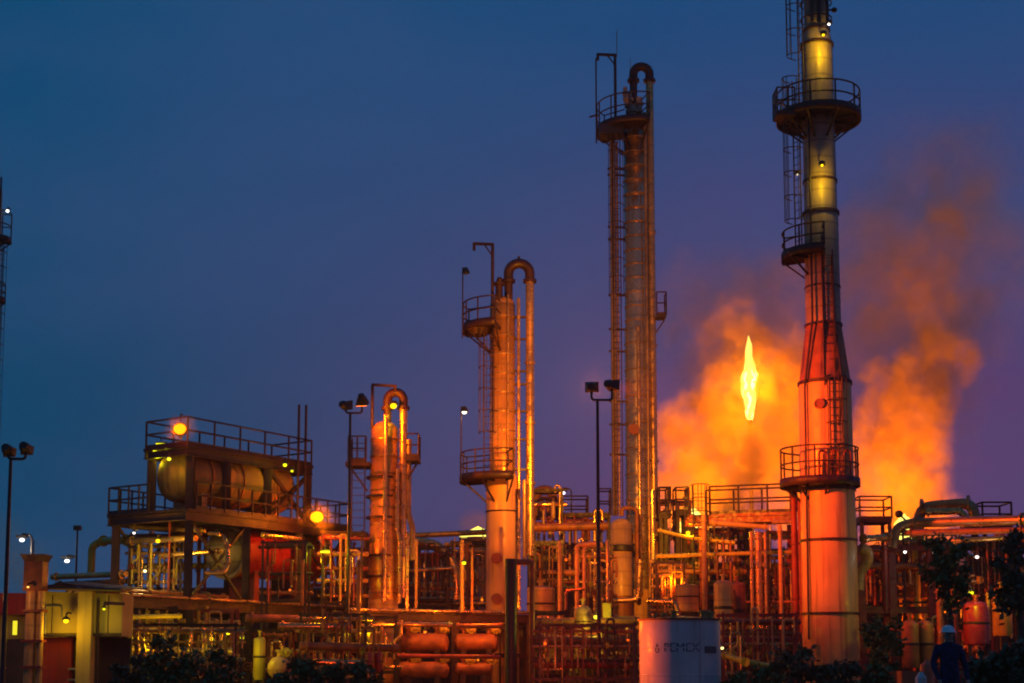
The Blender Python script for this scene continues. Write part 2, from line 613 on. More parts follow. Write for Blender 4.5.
# ================================================================== GROUND
g = MB()
g.v += [Vector(p) for p in ((-2500, -60, 0), (2500, -60, 0), (2500, 4000, 0), (-2500, 4000, 0))]
g.face([0, 1, 2, 3])
tag(g.build('ground', M['ground']), kind='structure')
g = MB()
for i in range(40):
    x0 = -60 + i * 3
    g.box((x0 + 1.5, 47.0, 0.052), (2.98, 5.0, 0.10))
tag(g.build('pavement', M['concrete']), kind='structure')

# ================================================================== TALL STACK
SD = 60.0
SB = PT(831, 640, SD); SX = SB.x
SC = Vector((SX, SD, 0))
t = thing('chimney_stack', 'tallest stack at right, orange lit white paint at its foot and three railed platforms', 'stack', (SX, SD, 0))
def sz(py): return ZZ(py, SD)
m = MB()
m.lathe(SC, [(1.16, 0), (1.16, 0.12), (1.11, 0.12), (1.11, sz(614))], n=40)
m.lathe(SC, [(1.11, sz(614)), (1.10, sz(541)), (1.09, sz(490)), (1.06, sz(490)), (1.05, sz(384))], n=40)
m.build('lower_shell', M['stack'], t)
m = MB()
m.lathe(SC, [(1.04, sz(384)), (0.72, sz(326))], n=40)
m.build('cone', M['stack_dark'], t)
m = MB()
m.lathe(SC, [(0.715, sz(326)), (0.70, sz(262)), (0.70, sz(215)), (0.67, sz(212)), (0.655, sz(120)), (0.64, sz(44))], n=40)
m.lathe(SC, [(0.64, sz(44)), (0.52, sz(32)), (0.50, sz(32)), (0.50, sz(-70)), (0.46, sz(-70)), (0.46, sz(-60)), (0.0, sz(-60))], n=32)
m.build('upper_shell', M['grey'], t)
for py, r, hh in ((614, 1.16, .10), (541, 1.15, .10), (490, 1.14, .14), (384, 1.10, .14), (326, 0.77, .10), (288, .735, .06), (214, 0.76, .12), (182, 0.71, .10), (46, 0.70, .10), (31, .57, .1)):
    m = MB()
    m.lathe(SC, [(r - .09, sz(py) - hh / 2), (r, sz(py) - hh / 2), (r, sz(py) + hh / 2), (r - .09, sz(py) + hh / 2)], n=40)
    m.build('stiffener_ring', M['steel'], t)
round_platform(t, SC, sz(118), 0.66, 1.72, -250, 60, 1.02)
round_platform(t, SC, sz(256), 0.70, 1.62, 150, 262, 0.98)
round_platform(t, SC + Vector((-.30, 0, 0)), sz(483), .8, 1.58, 0, 359.9, 1.35)
# side landing beside the top platform
lx = PT(779, 105, SD).x
m = MB()
m.box((SX - 1.55, SD - 0.75, sz(124)), (0.75, 0.9, 0.08))
m.bar((SX - 1.2, SD - 0.75, sz(126)), (SX - 0.55, SD - 0.3, sz(140)), 0.07)
m.build('landing', M['steel'], t)
m = MB()
railing(m, [(SX - 1.2, SD - 1.2, sz(124)), (SX - 1.92, SD - 1.2, sz(124)), (SX - 1.92, SD - 0.3, sz(124))], 1.1, 0.5)
m.build('landing_railing', M['steel'], t)
ladder(t, (SX - 1.02, SD - 0.45), sz(256), sz(84), (-1, -0.5), True, 0.42, None, sz(225))
ladder(t, (SX - 0.75, SD - 0.35), sz(118), sz(-62), (-1, -0.3), True, 0.40, None, sz(60))
ladder(t, (SX + 0.18, SD - 1.18), sz(480), sz(384), (0, -1), True, 0.5, None, sz(472))
ladder(t, (SX + 0.02, SD - 0.92), sz(384), sz(256), (-0.2, -1), False, 0.42)
for dx, y0, y1, r in ((-0.60, 640, 122, 0.045), (-0.15, 380, 240, .04), (0.30, 430, 260, .05)):
    m = MB()
    ry = 0.82 if dx == -0.60 else 1.12
    rr = 1.18 if y0 == 640 else 1.10
    m.tube([(SX + dx * (1.7 if y0 == 640 else 1.0), SD - 0.72 if y0 == 640 else SD - 1.10, sz(y0)), (SX + dx * 1.6, SD - 0.72 if y0 == 640 else SD - 1.08, sz(390)), (SX + dx, SD - 0.76, sz(324)), (SX + dx * 0.9, SD - 0.68, sz(y1))], r, 8)
    m.build('conduit', M['black'], t)
for dx, y0 in ((-0.30, -66), (0.0, -74), (0.34, -66)):
    m = MB()
    m.tube([(SX + dx, SD - 0.62, sz(28)), (SX + dx, SD - 0.62, sz(y0))], 0.07, 8)
    m.build('riser', M['black'], t)
m = MB()
for zz_ in (20, 4, -14):
    m.ring((SX, SD, sz(zz_)), 0.64, 0.03, 0, 360, 24)
m.build('pipe_clamp', M['steel'], t)
m = MB()
m.ball((SX + 0.72, SD - 0.2, sz(12)), 0.13, (1, 1, .8)); m.bar((SX + .45, SD - .2, sz(12)), (SX + .7, SD - .2, sz(12)), .06)
m.build('junction_box', M['black'], t)
m = MB()   # manhole near the base of the stack
m.cyl((SX - 0.45, SD - 0.9, sz(408)), (SX - 0.47, SD - 1.12, sz(408)), 0.2, 16)
m.build('manhole', M['stack_dark'], t)
m = MB()
for k in range(3):
    m.tube(fillet([(SX - .55 + .5 * k, SD - 1.12, sz(480)), (SX - .55 + .5 * k, SD - 1.18, sz(455)), (SX - .3 + .5 * k, SD - 1.2, sz(455)), (SX - .3 + .5 * k, SD - 1.14, sz(480))], .12), 0.05, 8)
m.build('sample_line', M['red'], t)
def stack_lamp(dx, dy, py, col, power, st):
    p = Vector((SX + dx, SD + dy, sz(py)))
    h = MB()
    h.lathe(p + Vector((0, 0, .05)), [(0.15, 0), (0.12, .12), (0.05, .16), (0, .17)], n=12)
    h.tube([p + Vector((0, 0, .18)), p + Vector((0, .45, .22))], .025, 6)
    ho = h.build('lamp', M['black'], t)
    l = MB(); l.ball(p + Vector((0, .03, .03)), 0.05, (1, 1, .9), 10, 6)
    l.build('lens', lens_mat(col, st), ho)
    if power: point_light(ho, p + Vector((0, -0.15, -0.42)), col, power, 0.08)
stack_lamp(0.02, -1.25, 48, YELLOW, 270, 3.0)
stack_lamp(-0.16, -1.25, 176, YELLOW, 190, 3.0)
stack_lamp(0.40, -0.62, 31, (1, .9, .75), 0.6, 5.0)
stack_lamp(-1.05, -0.75, 181, (1, .8, .5), 0.6, 1.2)

# ================================================================== THREE COLUMNS
def vapour_loop(root, xl, xr, y, zl, ztop, zr, r, mat):
    rad = (xr - xl) / 2
    zb = ztop - rad
    m = MB()
    m.tube([(xl, y, zb - .35)] + [(xl + rad - rad * math.cos(PI * i / 14), y, zb + rad * math.sin(PI * i / 14)) for i in range(15)] + [(xr, y, zb - .35)], r * 1.14, 14)
    for x in (xl, xr):
        m.flange((x, y, zb - .35), (0, 0, 1), r * 1.6, .14)
    m.build('top_bend', M['steel'], root)
    m = MB()
    m.tube([(xl, y, zl), (xl, y, zb - .36)], r, 14)
    m.build('vapour_nozzle', M['steel'], root)
    m = MB()
    m.tube([(xr, y, zb - .36), (xr, y, zr)], r, 14)
    for f in (.3, .52, .74, .96):
        m.flange((xr, y, zb - .36 - (zb - .36 - zr) * f), (0, 0, 1), r * 1.3, .1)
    return m.build('vapour_pipe', mat, root)
def davit(root, x, y, z0, z1, arm):
    m = MB()
    m.tube([(x, y, z0), (x, y, z1)], 0.075, 8)
    m.bar((x + .06 * (1 if arm < 0 else -1), y, z1), (x + arm, y, z1 + 0.04), 0.12)
    m.bar((x, y, z1 - 0.55), (x + arm * 0.45, y, z1), 0.06)
    m.bar((x + arm, y, z1 + .08), (x + arm, y, z1 - 0.28), 0.14)
    return m.build('davit', M['steel'], root)
def seams(root, c, r, zs, mat):
    m = MB()
    for z in zs:
        m.lathe(c, [(r, z - .04), (r + .028, z - .03), (r + .028, z + .03), (r, z + .04)], n=32)
    m.build('insulation_band', mat, root)

# --- short column
D1 = 64.0
def z1(py): return ZZ(py, D1)
def x1(px, py=500): return PT(px, py, D1).x
c = Vector((x1(384), D1, 0))
t = thing('process_column', 'shortest of the three columns, sodium lit, with a yellow lamp inside its top pipe loop', 'column', c)
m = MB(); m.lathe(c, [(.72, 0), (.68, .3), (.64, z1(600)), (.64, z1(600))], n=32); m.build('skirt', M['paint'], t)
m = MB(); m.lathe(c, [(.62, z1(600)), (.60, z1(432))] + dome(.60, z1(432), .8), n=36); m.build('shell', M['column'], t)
seams(t, c, .605, [z1(y) for y in range(440, 600, 17)], M['clad_dull'])
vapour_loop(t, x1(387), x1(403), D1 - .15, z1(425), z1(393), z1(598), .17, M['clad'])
m = MB()
m.tube(fillet([(x1(386.5), D1 - .78, z1(418)), (x1(386.5), D1 - .78, z1(602))], .2), .10, 10); m.build('reflux_pipe', M['clad'], t)
m = MB()
m.tube(fillet([(x1(408.5), D1 - .1, z1(440)), (x1(408.5), D1 - .1, z1(515)), (x1(413), D1 - .1, z1(527)), (x1(413), D1 - .1, z1(560))], .3), .13, 10); m.build('side_pipe', M['clad_dull'], t)
m = MB()
m.tube(fillet([(x1(398), D1 - .5, z1(470)), (x1(398), D1 - .5, z1(532)), (x1(401), D1 - .5, z1(540)), (x1(401), D1 - .5, z1(604))], .3), .10, 10); m.build('feed_pipe', M['clad'], t)
m = MB()
m.box((x1(359), D1 - .1, z1(466)), (1.05, 1.3, .16)); m.bar((x1(352), D1 - .3, z1(470)), (x1(368), D1 - .3, z1(492)), .08); m.build('deck', M['steel'], t)
m = MB()
railing(m, [(x1(367), D1 - .7, z1(464)), (x1(349.5), D1 - .7, z1(464)), (x1(349.5), D1 + .5, z1(464))], 1.1, .5); m.build('railing', M['steel'], t)
m = MB()
m.box((x1(413), D1 - .1, z1(461)), (.60, 1.2, .16)); m.bar((x1(418), D1 - .3, z1(463)), (x1(408), D1 - .3, z1(480)), .08); m.build('deck', M['steel'], t)
m = MB()
railing(m, [(x1(407), D1 - .65, z1(459)), (x1(419), D1 - .65, z1(459)), (x1(419), D1 + .45, z1(459))], 1.0, .45); m.build('railing', M['steel'], t)
m = MB()
m.tube([(x1(372), D1 - .3, z1(430)), (x1(372), D1 - .3, z1(386)), ], .07, 8); m.bar((x1(371.4), D1 - .3, z1(386)), (x1(395), D1 - .3, z1(387.5)), .11); m.bar((x1(395), D1 - .3, z1(386)), (x1(395), D1 - .3, z1(392)), .10)
m.build('davit', M['steel'], t)
ladder(t, (x1(359.5), D1 - .55), z1(606), z1(440), (0, -1), False, .55)
for y in (478, 497, 518, 556, 577):
    m = MB(); m.flange((c.x - .1, D1, z1(y)), (0, 0, 1), .68, .09, 30); m.build('support_ring', M['steel'], t)

# --- middle column
D2 = 68.0
def z2(py): return ZZ(py, D2)
def x2(px, py=450): return PT(px, py, D2).x
c = Vector((x2(502.5), D2, 0))
t = thing('process_column', 'middle height column with two left side platforms and a bright orange skirt', 'column', c)
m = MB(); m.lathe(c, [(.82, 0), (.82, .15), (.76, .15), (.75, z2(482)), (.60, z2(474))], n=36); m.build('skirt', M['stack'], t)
m = MB(); m.lathe(c, [(.60, z2(474)), (.585, z2(306))] + dome(.585, z2(306), .8), n=36); m.build('shell', M['column'], t)
seams(t, c, .59, [z2(y) for y in range(318, 470, 19)], M['clad_dull'])
seams(t, c, .755, [z2(512)], M['steel'])
vapour_loop(t, x2(508.5), x2(530), D2 - .1, z2(300), z2(264), z2(556), .20, M['clad'])
m = MB(); m.tube([(x2(518.5), D2 - .35, z2(300)), (x2(519), D2 - .35, z2(560))], .085, 10)
m.build('reflux_pipe', M['clad'], t)
for y in (318, 340, 372, 385, 412, 440, 470, 500):
    m = MB(); m.bar((x2(512), D2 - .2, z2(y)), (x2(528), D2 - .15, z2(y)), .12, .09); m.build('pipe_support', M['steel'], t)
for px, r in ((508, .05),):
    m = MB(); m.tube([(x2(px), D2 - .66, z2(298)), (x2(px), D2 - .66, z2(468))], r, 8); m.build('instrument_pipe', M['clad_dull'], t)
m = MB(); m.cyl((x2(499), D2 - .35, z2(302)), (x2(499), D2 - .35, z2(284)), .17, 12); m.flange((x2(499), D2 - .35, z2(286)), (0, 0, 1), .27, .12); m.ball((x2(499.5), D2 - .35, z2(282)), .15)
m.build('relief_valve', M['steel'], t)
m = MB(); m.cyl((x2(519), D2 - .1, z2(266)), (x2(519), D2 - .1, z2(257)), .06, 8); m.flange((x2(519), D2 - .1, z2(261)), (0, 0, 1), .12, .06); m.build('vent', M['steel'], t)
cp = Vector((x2(490), D2 - .1, 0))
round_platform(t, c, z2(329), .60, 1.86, 150, 260, 1.15, M['steel'])
m = MB(); m.lathe(Vector((x2(478), D2 - .3, 0)), [(0.05, z2(339)), (.40, z2(337)), (.55, z2(331))], n=20); m.build('deck_bracket', M['steel'], t)
davit(t, x2(492.5), D2 - .75, z2(329), z2(249), -.85)
round_platform(t, c, z2(479), .66, 1.95, 150, 285, 1.15, M['steel'])
ladder(t, (x2(488.5), D2 - .75), z2(479), z2(329), (-.4, -1), True, .42)
for y in (560, 600):
    m = MB(); m.cyl((x2(497), D2 - .70, z2(y)), (x2(497), D2 - .95, z2(y)), .17, 14); m.flange((x2(497), D2 - .95, z2(y)), (0, 1, 0), .25, .07); m.build('manhole', M['red'], t)

# --- tall slim column
D3 = 76.0
def z3(py): return ZZ(py, D3)
def x3(px, py=400): return PT(px, py, D3).x
c = Vector((x3(638.5), D3, 0))
t = thing('process_column', 'tall slim clad column left of the stack with an inverted U pipe on top', 'column', c)
m = MB(); m.lathe(c, [(.80, 0), (.80, .15), (.72, .15), (.70, z3(590))], n=32); m.build('skirt', M['paint'], t)
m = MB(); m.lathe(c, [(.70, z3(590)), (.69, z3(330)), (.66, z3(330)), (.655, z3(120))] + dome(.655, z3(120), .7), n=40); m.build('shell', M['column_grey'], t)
seams(t, c, .66, [z3(y) for y in range(140, 330, 14)], M['clad_dull'])
seams(t, c, .695, [z3(y) for y in range(345, 590, 26)], M['clad_dull'])
vapour_loop(t, x3(636), x3(652.5), D3 - .25, z3(110), z3(68.5), z3(600), .20, M['clad'])
m = MB(); m.tube([(x3(646.5), D3 - .78, z3(118)), (x3(646.5), D3 - .8, z3(598))], .09, 10); m.build('reflux_pipe', M['clad_dull'], t)
m = MB(); m.tube(fillet([(x3(637.5), D3 - .80, z3(330)), (x3(637.5), D3 - .80, z3(600)), (x3(612), D3 - .80, z3(600))], .4), .11, 10); m.build('feed_pipe', M['clad'], t)
m = MB(); m.tube([(x3(614), D3 - .2, z3(142)), (x3(614), D3 - .2, z3(516))], .16, 10)
m.tube([(x3(618.6), D3 - .1, z3(142)), (x3(618.6), D3 - .1, z3(516))], .06, 8); m.build('overhead_pipe', M['clad_dull'], t)
for y in (170, 176, 228, 240, 296, 330, 352, 402, 425, 455):
    m = MB(); m.bar((x3(609), D3 - .2, z3(y)), (x3(626), D3 - .1, z3(y)), .09, .10); m.build('pipe_support', M['steel'], t)
for q, (px, py, r) in enumerate(((630, 104, .28), (641, 108, .24), (634, 116, .35), (627, 98, .16))):
    m = MB(); m.cyl((x3(px), D3 - .6, z3(py + 8)), (x3(px), D3 - .6, z3(py - 6)), r * .7, 12); m.flange((x3(px), D3 - .6, z3(py)), (0, 0, 1), r, .14); m.build('top_nozzle', M['grey'], t)
round_platform(t, c, z3(131), .68, 2.08, 140, 285, 1.35, M['steel'])
m = MB(); m.box((x3(612), D3 - .9, z3(138)), (1.2, 1.1, .5)); m.build('deck_bracket', M['black'], t)
davit(t, x3(616.5), D3 - .95, z3(131), z3(62.5), -.9)
m = MB(); m.tube([(x3(597), D3 - 1.0, z3(150)), (x3(597), D3 - 1.0, z3(66))], .045, 6); m.bar((x3(590), D3 - 1.0, z3(124)), (x3(598), D3 - 1.0, z3(122)), .08); m.build('hoist_guide', M['steel'], t)
m = MB(); m.tube([(x3(618.5), D3 - .9, z3(64)), (x3(618.5), D3 - .9, z3(38))], .025, 5); m.build('lightning_rod', M['galv'], t)
m = MB(); m.tube([(x3(633), D3 - .3, z3(100)), (x3(633), D3 - .3, z3(60))], .018, 5); m.build('lightning_rod', M['galv'], t)
m = MB(); m.box((x3(661), D3 - .3, z3(319)), (.5, .9, .10)); m.bar((x3(665), D3 - .3, z3(321)), (x3(656), D3 - .3, z3(334)), .07); m.build('deck', M['steel'], t)
m = MB(); railing(m, [(x3(656.5), D3 - .7, z3(318)), (x3(666), D3 - .7, z3(318)), (x3(666), D3 + .1, z3(318))], 1.2, .6); m.build('railing', M['steel'], t)
ladder(t, (x3(617), D3 - .75), z3(516), z3(140), (-.2, -1), True, .40, None, z3(300))
m = MB(); m.box((x3(662), D3 - .2, z3(516)), (.7, 1.0, .1)); m.build('deck', M['steel'], t)
m = MB(); railing(m, [(x3(657), D3 - .7, z3(515)), (x3(668), D3 - .7, z3(515)), (x3(668), D3 + .2, z3(515))], 1.35, .5); m.build('railing', M['steel'], t)
for y in (432, 540):
    m = MB(); m.cyl((x3(632), D3 - .6, z3(y)), (x3(632), D3 - .95, z3(y)), .2, 14); m.flange((x3(632), D3 - .95, z3(y)), (0, 1, 0), .28, .08); m.build('manhole', M['red'], t)

# --- dome topped drum at the foot of the tall column
c = Vector((x3(619, 560), D3 - 1.6, 0))
t = thing('upright_vessel', 'dome topped upright vessel with a dark band at the foot of the tall column', 'vessel', c)
zz = lambda py: ZZ(py, D3 - 1.6)
m = MB(); m.lathe(c, [(.54, zz(596)), (.54, zz(527))] + dome(.54, zz(527), .8), n=30); m.build('shell', M['paint'], t)
m = MB(); m.lathe(c, [(.55, 0), (.55, zz(596))], n=24); m.build('skirt', M['rust'], t)
m = MB(); m.lathe(c, [(.54, zz(552)), (.62, zz(551)), (.62, zz(546)), (.54, zz(545))], n=30); m.build('band', M['black'], t)
m = MB(); m.tube(fillet([c + Vector((.05, 0, zz(516))), c + Vector((.05, 0, zz(508))), c + Vector((.8, 0, zz(508))), c + Vector((.8, 0, zz(598)))], .3), .11, 10); m.build('outlet_pipe', M['rust'], t)

# ================================================================== LEFT VESSEL UNIT
LA, LB = Vector((.55, .835, 0)), Vector((-.835, .55, 0))
LO = Vector((PT(188, 500, 58).x, 58, 0))
def L(s, t_, z): return LO + LA * s + LB * t_ + Vector((0, 0, z))
ZT, ZL, ZR = ZZ(445, 58), ZZ(509, 58), ZZ(601, 58)
t = thing('steel_structure', 'dark steel tower of decks carrying the big brown vessel at left', 'structure', L(0, 0, 0))
def deck(root, s0, s1, t0, t1, z, th=.10, beam=.30, name='deck'):
    m = MB()
    m.hull8([L(s0, t0, z - th), L(s1, t0, z - th), L(s1, t1, z - th), L(s0, t1, z - th), L(s0, t0, z), L(s1, t0, z), L(s1, t1, z), L(s0, t1, z)])
    for tt in (t0 + .1, t1 - .1):
        m.ibeam(L(s0, tt, z - th - beam / 2 - .003), L(s1, tt, z - th - beam / 2 - .003), .18, beam)
    n = max(2, round((s1 - s0) / 1.6))
    for i in range(n + 1):
        s = s0 + .1 + (s1 - s0 - .2) * i / n
        m.ibeam(L(s, t0 + .2, z - th - beam / 2 - .02), L(s, t1 - .2, z - th - beam / 2 - .02), .14, beam * .8)
    return m.build(name, M['steel'], root)
deck(t, -.25, 7.2, -.15, 2.3, ZT, .08, .34)
deck(t, -.3, 9.7, -.3, 4.25, ZL, .09, .38)
m = MB()
railing(m, [L(-.2, 2.2, ZT), L(-.2, -.1, ZT), L(7.1, -.1, ZT), L(7.1, 2.2, ZT), L(-.2, 2.2, ZT)], 1.08, 1.55, .04)
m.build('railing', M['steel'], t)
m = MB()
railing(m, [L(-.25, 1.9, ZL), L(-.25, 4.2, ZL), L(4, 4.2, ZL)], 1.08, .6, .04)
m.build('railing', M['black'], t)
m = MB()
railing(m, [L(0.2, -.25, ZL), L(9.6, -.25, ZL), L(9.6, 4.1, ZL)], 1.08, .8, .04)
m.build('railing', M['steel'], t)
for s, tt, z0, z1_ in ((.1, 0, ZL, ZT), (2.1, 0, ZL, ZT), (4.5, 0, ZL, ZT), (7.0, 0, ZL, ZT), (.1, 2.15, ZL, ZT), (2.1, 2.15, ZL, ZT), (4.5, 2.15, ZL, ZT), (7, 2.15, ZL, ZT),
                       (0, -.1, 0, ZL - .45), (3.2, -.1, 0, ZL - .45), (6.4, -.1, 0, ZL - .45), (9.4, -.1, 0, ZL - .45), (0, 4.0, 0, ZL - .45), (3.2, 4.0, 0, ZL - .45), (6.4, 4, 0, ZL - .45), (9.4, 4, 0, ZL - .45)):
    m = MB()
    big = z0 == 0
    m.ibeam(L(s, tt, z0 + .01), L(s, tt, z1_ - (.44 if not big else 0)), .28 if big else .32, .30 if big else .26)
    m.build('post', M['steel'], t)
for a, b in (((4.5, -.02), (7.0, -.02)), ((2.1, 2.15), (4.5, 2.15))):
    for (za, zb) in ((ZL + .1, ZT - .5), (ZT - .5, ZL + .1)):
        m = MB(); m.bar(L(a[0] + .1, a[1], za), L(b[0] - .1, b[1] + (.02 if za > zb else .0), zb), .15); m.build('brace', M['steel'], t)
for a, b in (((0, -.1), (3.2, -.1)), ((6.4, -.1), (9.4, -.1)), ((0, 4), (3.2, 4))):
    for k, (za, zb) in enumerate(((ZR + .1, ZL - .5), (ZL - .5, ZR + .1))):
        m = MB(); m.bar(L(a[0] + .15, a[1] + .03 * k, za), L(b[0] - .15, b[1] + .03 * k, zb), .10); m.build('brace', M['steel'], t)

t = thing('horizontal_vessel', 'big brown horizontal vessel under the railed roof deck at left', 'vessel', L(3.4, 1.1, ZL))
rv = 1.05; zc = ZL + .38 + rv
m = MB()
m.lathe(L(.45, 1.1, zc), [(rv * math.sin(PI / 2 * i / 6), -.42 * math.cos(PI / 2 * i / 6)) for i in range(7)] + [(rv, 5.7)] + [(rv * math.cos(PI / 2 * i / 6), 5.7 + .42 * math.sin(PI / 2 * i / 6)) for i in range(1, 7)], LA, n=40)
m.build('shell', M['brown'], t)
for s in (1.4, 3.2, 5.2):
    m = MB(); m.lathe(L(s, 1.1, zc), [(rv, -.05), (rv + .05, -.05), (rv + .05, .05), (rv, .05)], LA, n=40); m.build('band', M['rust'], t)
for s in (1.2, 5.4):
    m = MB()
    m.hull8([L(s - .15, .3, ZL + .005), L(s + .15, .3, ZL + .005), L(s + .15, 1.9, ZL + .005), L(s - .15, 1.9, ZL + .005), L(s - .15, .3, zc - .45), L(s + .15, .3, zc - .45), L(s + .15, 1.9, zc - .45), L(s - .15, 1.9, zc - .45)])
    m.build('saddle', M['paint'], t)
for s in (1.0, 5.8):
    m = MB(); m.cyl(L(s, 1.1, zc + rv - .1), L(s, 1.1, zc + rv + .3), .16, 12); m.flange(L(s, 1.1, zc + rv + .28), (0, 0, 1), .26, .08); m.build('nozzle', M['rust'], t)
m = MB(); m.cyl(L(2.4, .12, zc + .1), L(2.4, -.05, zc + .1), .26, 18); m.build('manhole', M['rust'], t)

for i, (s, lab) in enumerate(((6.05, 'left of the two thin vent pipes rising above the brown vessel'), (6.5, 'right of the two thin vent pipes rising above the brown vessel'))):
    m = MB(); m.tube([L(s, -.28, ZL - .02), L(s, -.28, ZZ(403, 62.5 + i * .3))], .055, 8)
    for z in (ZL + 1, ZT - .3, ZT + 1.0): m.flange(L(s, -.28, z), (0, 0, 1), .09, .06, 8)
    tag(m.build('vent_pipe', M['steel'], None, L(s, -.28, ZL)), lab, 'pipe', 'vent pipes on the vessel structure')

t = thing('heat_exchanger', 'horizontal drum coloured by red light with a pale dished end under the vessel deck', 'heat exchanger', L(5.5, 1.3, ZR))
zc = ZZ(552, 61.5)
m = MB(); m.lathe(L(3.6, 1.3, zc), [(1.0, 0), (1.0, 5.0)] + [(1.0 * math.cos(PI / 2 * i / 6), 5 + .4 * math.sin(PI / 2 * i / 6)) for i in range(1, 7)], LA, n=36); m.build('shell', M['vessel_red'], t)  # red lamp glow put into the shell colour
m = MB(); m.lathe(L(3.55, 1.3, zc), [(1.0 * math.sin(PI / 2 * i / 6), -.55 * math.cos(PI / 2 * i / 6)) for i in range(7)] + [(1.0, 0)], LA, n=36); m.lathe(L(3.55, 1.3, zc), [(1.0, -.12), (1.12, -.12), (1.12, .1), (1.0, .1)], LA, n=36); m.build('dished_end', M['grey'], t)
for s in (4.6, 7.6):
    m = MB(); m.hull8([L(s - .15, .6, ZR + .15), L(s + .15, .6, ZR + .15), L(s + .15, 2.0, ZR + .15), L(s - .15, 2.0, ZR + .15), L(s - .15, .6, zc - .6), L(s + .15, .6, zc - .6), L(s + .15, 2.0, zc - .6), L(s - .15, 2.0, zc - .6)]); m.build('saddle', M['red'], t)

# lower pipe bridge in front of and under the unit
def rack(label, pts_s, rows, levels, mat, name='pipe_rack', posts_z=None):
    p0 = pts_s[0]
    t = thing(name, label, 'pipe rack', Vector((p0.x, p0.y, 0)))
    for z, bh in levels:
        for off in rows:
            m = MB()
            for a, b in zip(pts_s[:-1], pts_s[1:]):
                m.ibeam(Vector((a.x, a.y, z)) + off, Vector((b.x, b.y, z)) + off, .22, bh)
            m.build('beam', M[mat], t)
    top_ = max(z for z, _ in levels)
    for p in pts_s:
        for off in rows:
            m = MB(); q = Vector((p.x, p.y, 0)) + off
            m.box(q + Vector((0, -.02, (top_ - .18) / 2 + .01)), (.30, .26, top_ - .20)); m.build('post', M[mat], t)
        for z, bh in levels:
            m = MB(); m.ibeam(Vector((p.x, p.y, z - .02)) + rows[0], Vector((p.x, p.y, z - .02)) + rows[-1], .16, bh * .8); m.build('crossbeam', M[mat], t)
    return t
rack('long dark steel pipe bridge across the lower left under the brown vessel', [L(s, -.55, 0) for s in (-3.5, -.3, 2.9, 6.1, 9.3)], [Vector((0, 0, 0)), LB * 4.2], [(ZR - .2, .36), (ZR - 1.2, .24)], 'steel')
q0, q1 = PT(346, 612, 61.5), PT(530, 612, 65)
rp = [q0.lerp(q1, f) for f in (0, .27, .58, .89, 1.0)]
ZQ = ZZ(612, 62)
rack('dark steel pipe bridge in front of the short and middle columns', rp, [Vector((0, 0, 0)), Vector((-.1, 4.0, 0))], [(ZQ - .18, .34), (ZZ(655, 62), .2)], 'steel')
# ================================================================== FLOODLIGHT MASTS
def flood_mast(label, px, d, ybar, heads, aim, power, col, pr=.085, zbase=0.0, spot=75):
    b = PT(px, 560, d)
    t = thing('floodlight_mast', label, 'floodlight mast', Vector((b.x, d, zbase)), 'twin headed floodlight masts')
    zb = ZZ(ybar, d)
    m = MB(); m.tube([(b.x, d, zbase), (b.x, d, zb * .5), (b.x, d, zb)], [pr, pr * .8, pr * .62], 10)
    m.lathe(Vector((b.x, d, zbase)), [(pr * 2.4, 0), (pr * 2.4, .05), (pr * 1.1, .05), (pr, .4)], n=14)
    m.build('pole', M['black'], t)
    hp = [PT(hx, hy, d) for hx, hy in heads]
    m = MB()
    xs = sorted(p.x for p in hp)
    m.tube(fillet([Vector((hp[0].x, d, hp[0].z)), Vector((hp[0].x, d, zb)), Vector((hp[1].x, d, zb)), Vector((hp[1].x, d, hp[1].z))], .12), .045, 8)
    m.build('crossarm', M['black'], t)
    for p in hp:
        tgt = aim if not isinstance(aim, list) else aim[hp.index(p)]
        dirv = (Vector(tgt) - p).normalized()
        u = dirv.cross(Vector((0, 0, 1))).normalized(); v = u.cross(dirv).normalized()
        m = MB()
        a, bb = (.25, .19) if d > 50 else (.19, .14)
        pts = []
        for off, sc in ((-.16, .62), (.14, 1.0)):
            for x, y in ((-1, -1), (1, -1), (1, 1), (-1, 1)):
                pts.append(p + dirv * off + u * (x * a * sc) + v * (y * bb * sc))
        m.hull8(pts)
        m.tube([p + dirv * -.30, p + dirv * -.14], [.12, .17], 12)
        h = m.build('lamp_head', M['black'], t)
        m = MB()
        pts = [p + dirv * o_ + u * (x * a * .9) + v * (y * bb * .9) for o_ in (.146, .16) for x, y in ((-1, -1), (1, -1), (1, 1), (-1, 1))]
        m.hull8(pts); m.build('lens', lens_mat(col if not isinstance(col, list) else col[0], 6.0), h)
        cc_ = col if not isinstance(col, list) else col[hp.index(p)]
        point_light(h, p + dirv * .30, cc_, power if not isinstance(power, list) else power[hp.index(p)], .15, spot, p + dirv * 5, .7)
    return t
flood_mast('twin headed floodlight mast at the far left edge against the blue sky', 7, 45, 459, [(8.5, 451), (26, 449)], (-14.5, 62, 3), 160, (1, .30, .01), .08)
flood_mast('twin headed floodlight mast beside the short column', 348.5, 60.5, 413, [(346, 405), (362, 401)], [(-.4, 68, 12), (-5.4, 64, 6)], [7500, 1800], [(1, .175, .002), SODIUM], .085)
flood_mast('twin headed floodlight mast in front of the tall slim column', 598.5, 53, 400, [(591.5, 387), (612, 385)], [(6.4, 76, 15), (12.6, 60, 10.2)], [52000, 36000], [(1, .30, .012), DEEP], .085, 0, 80)

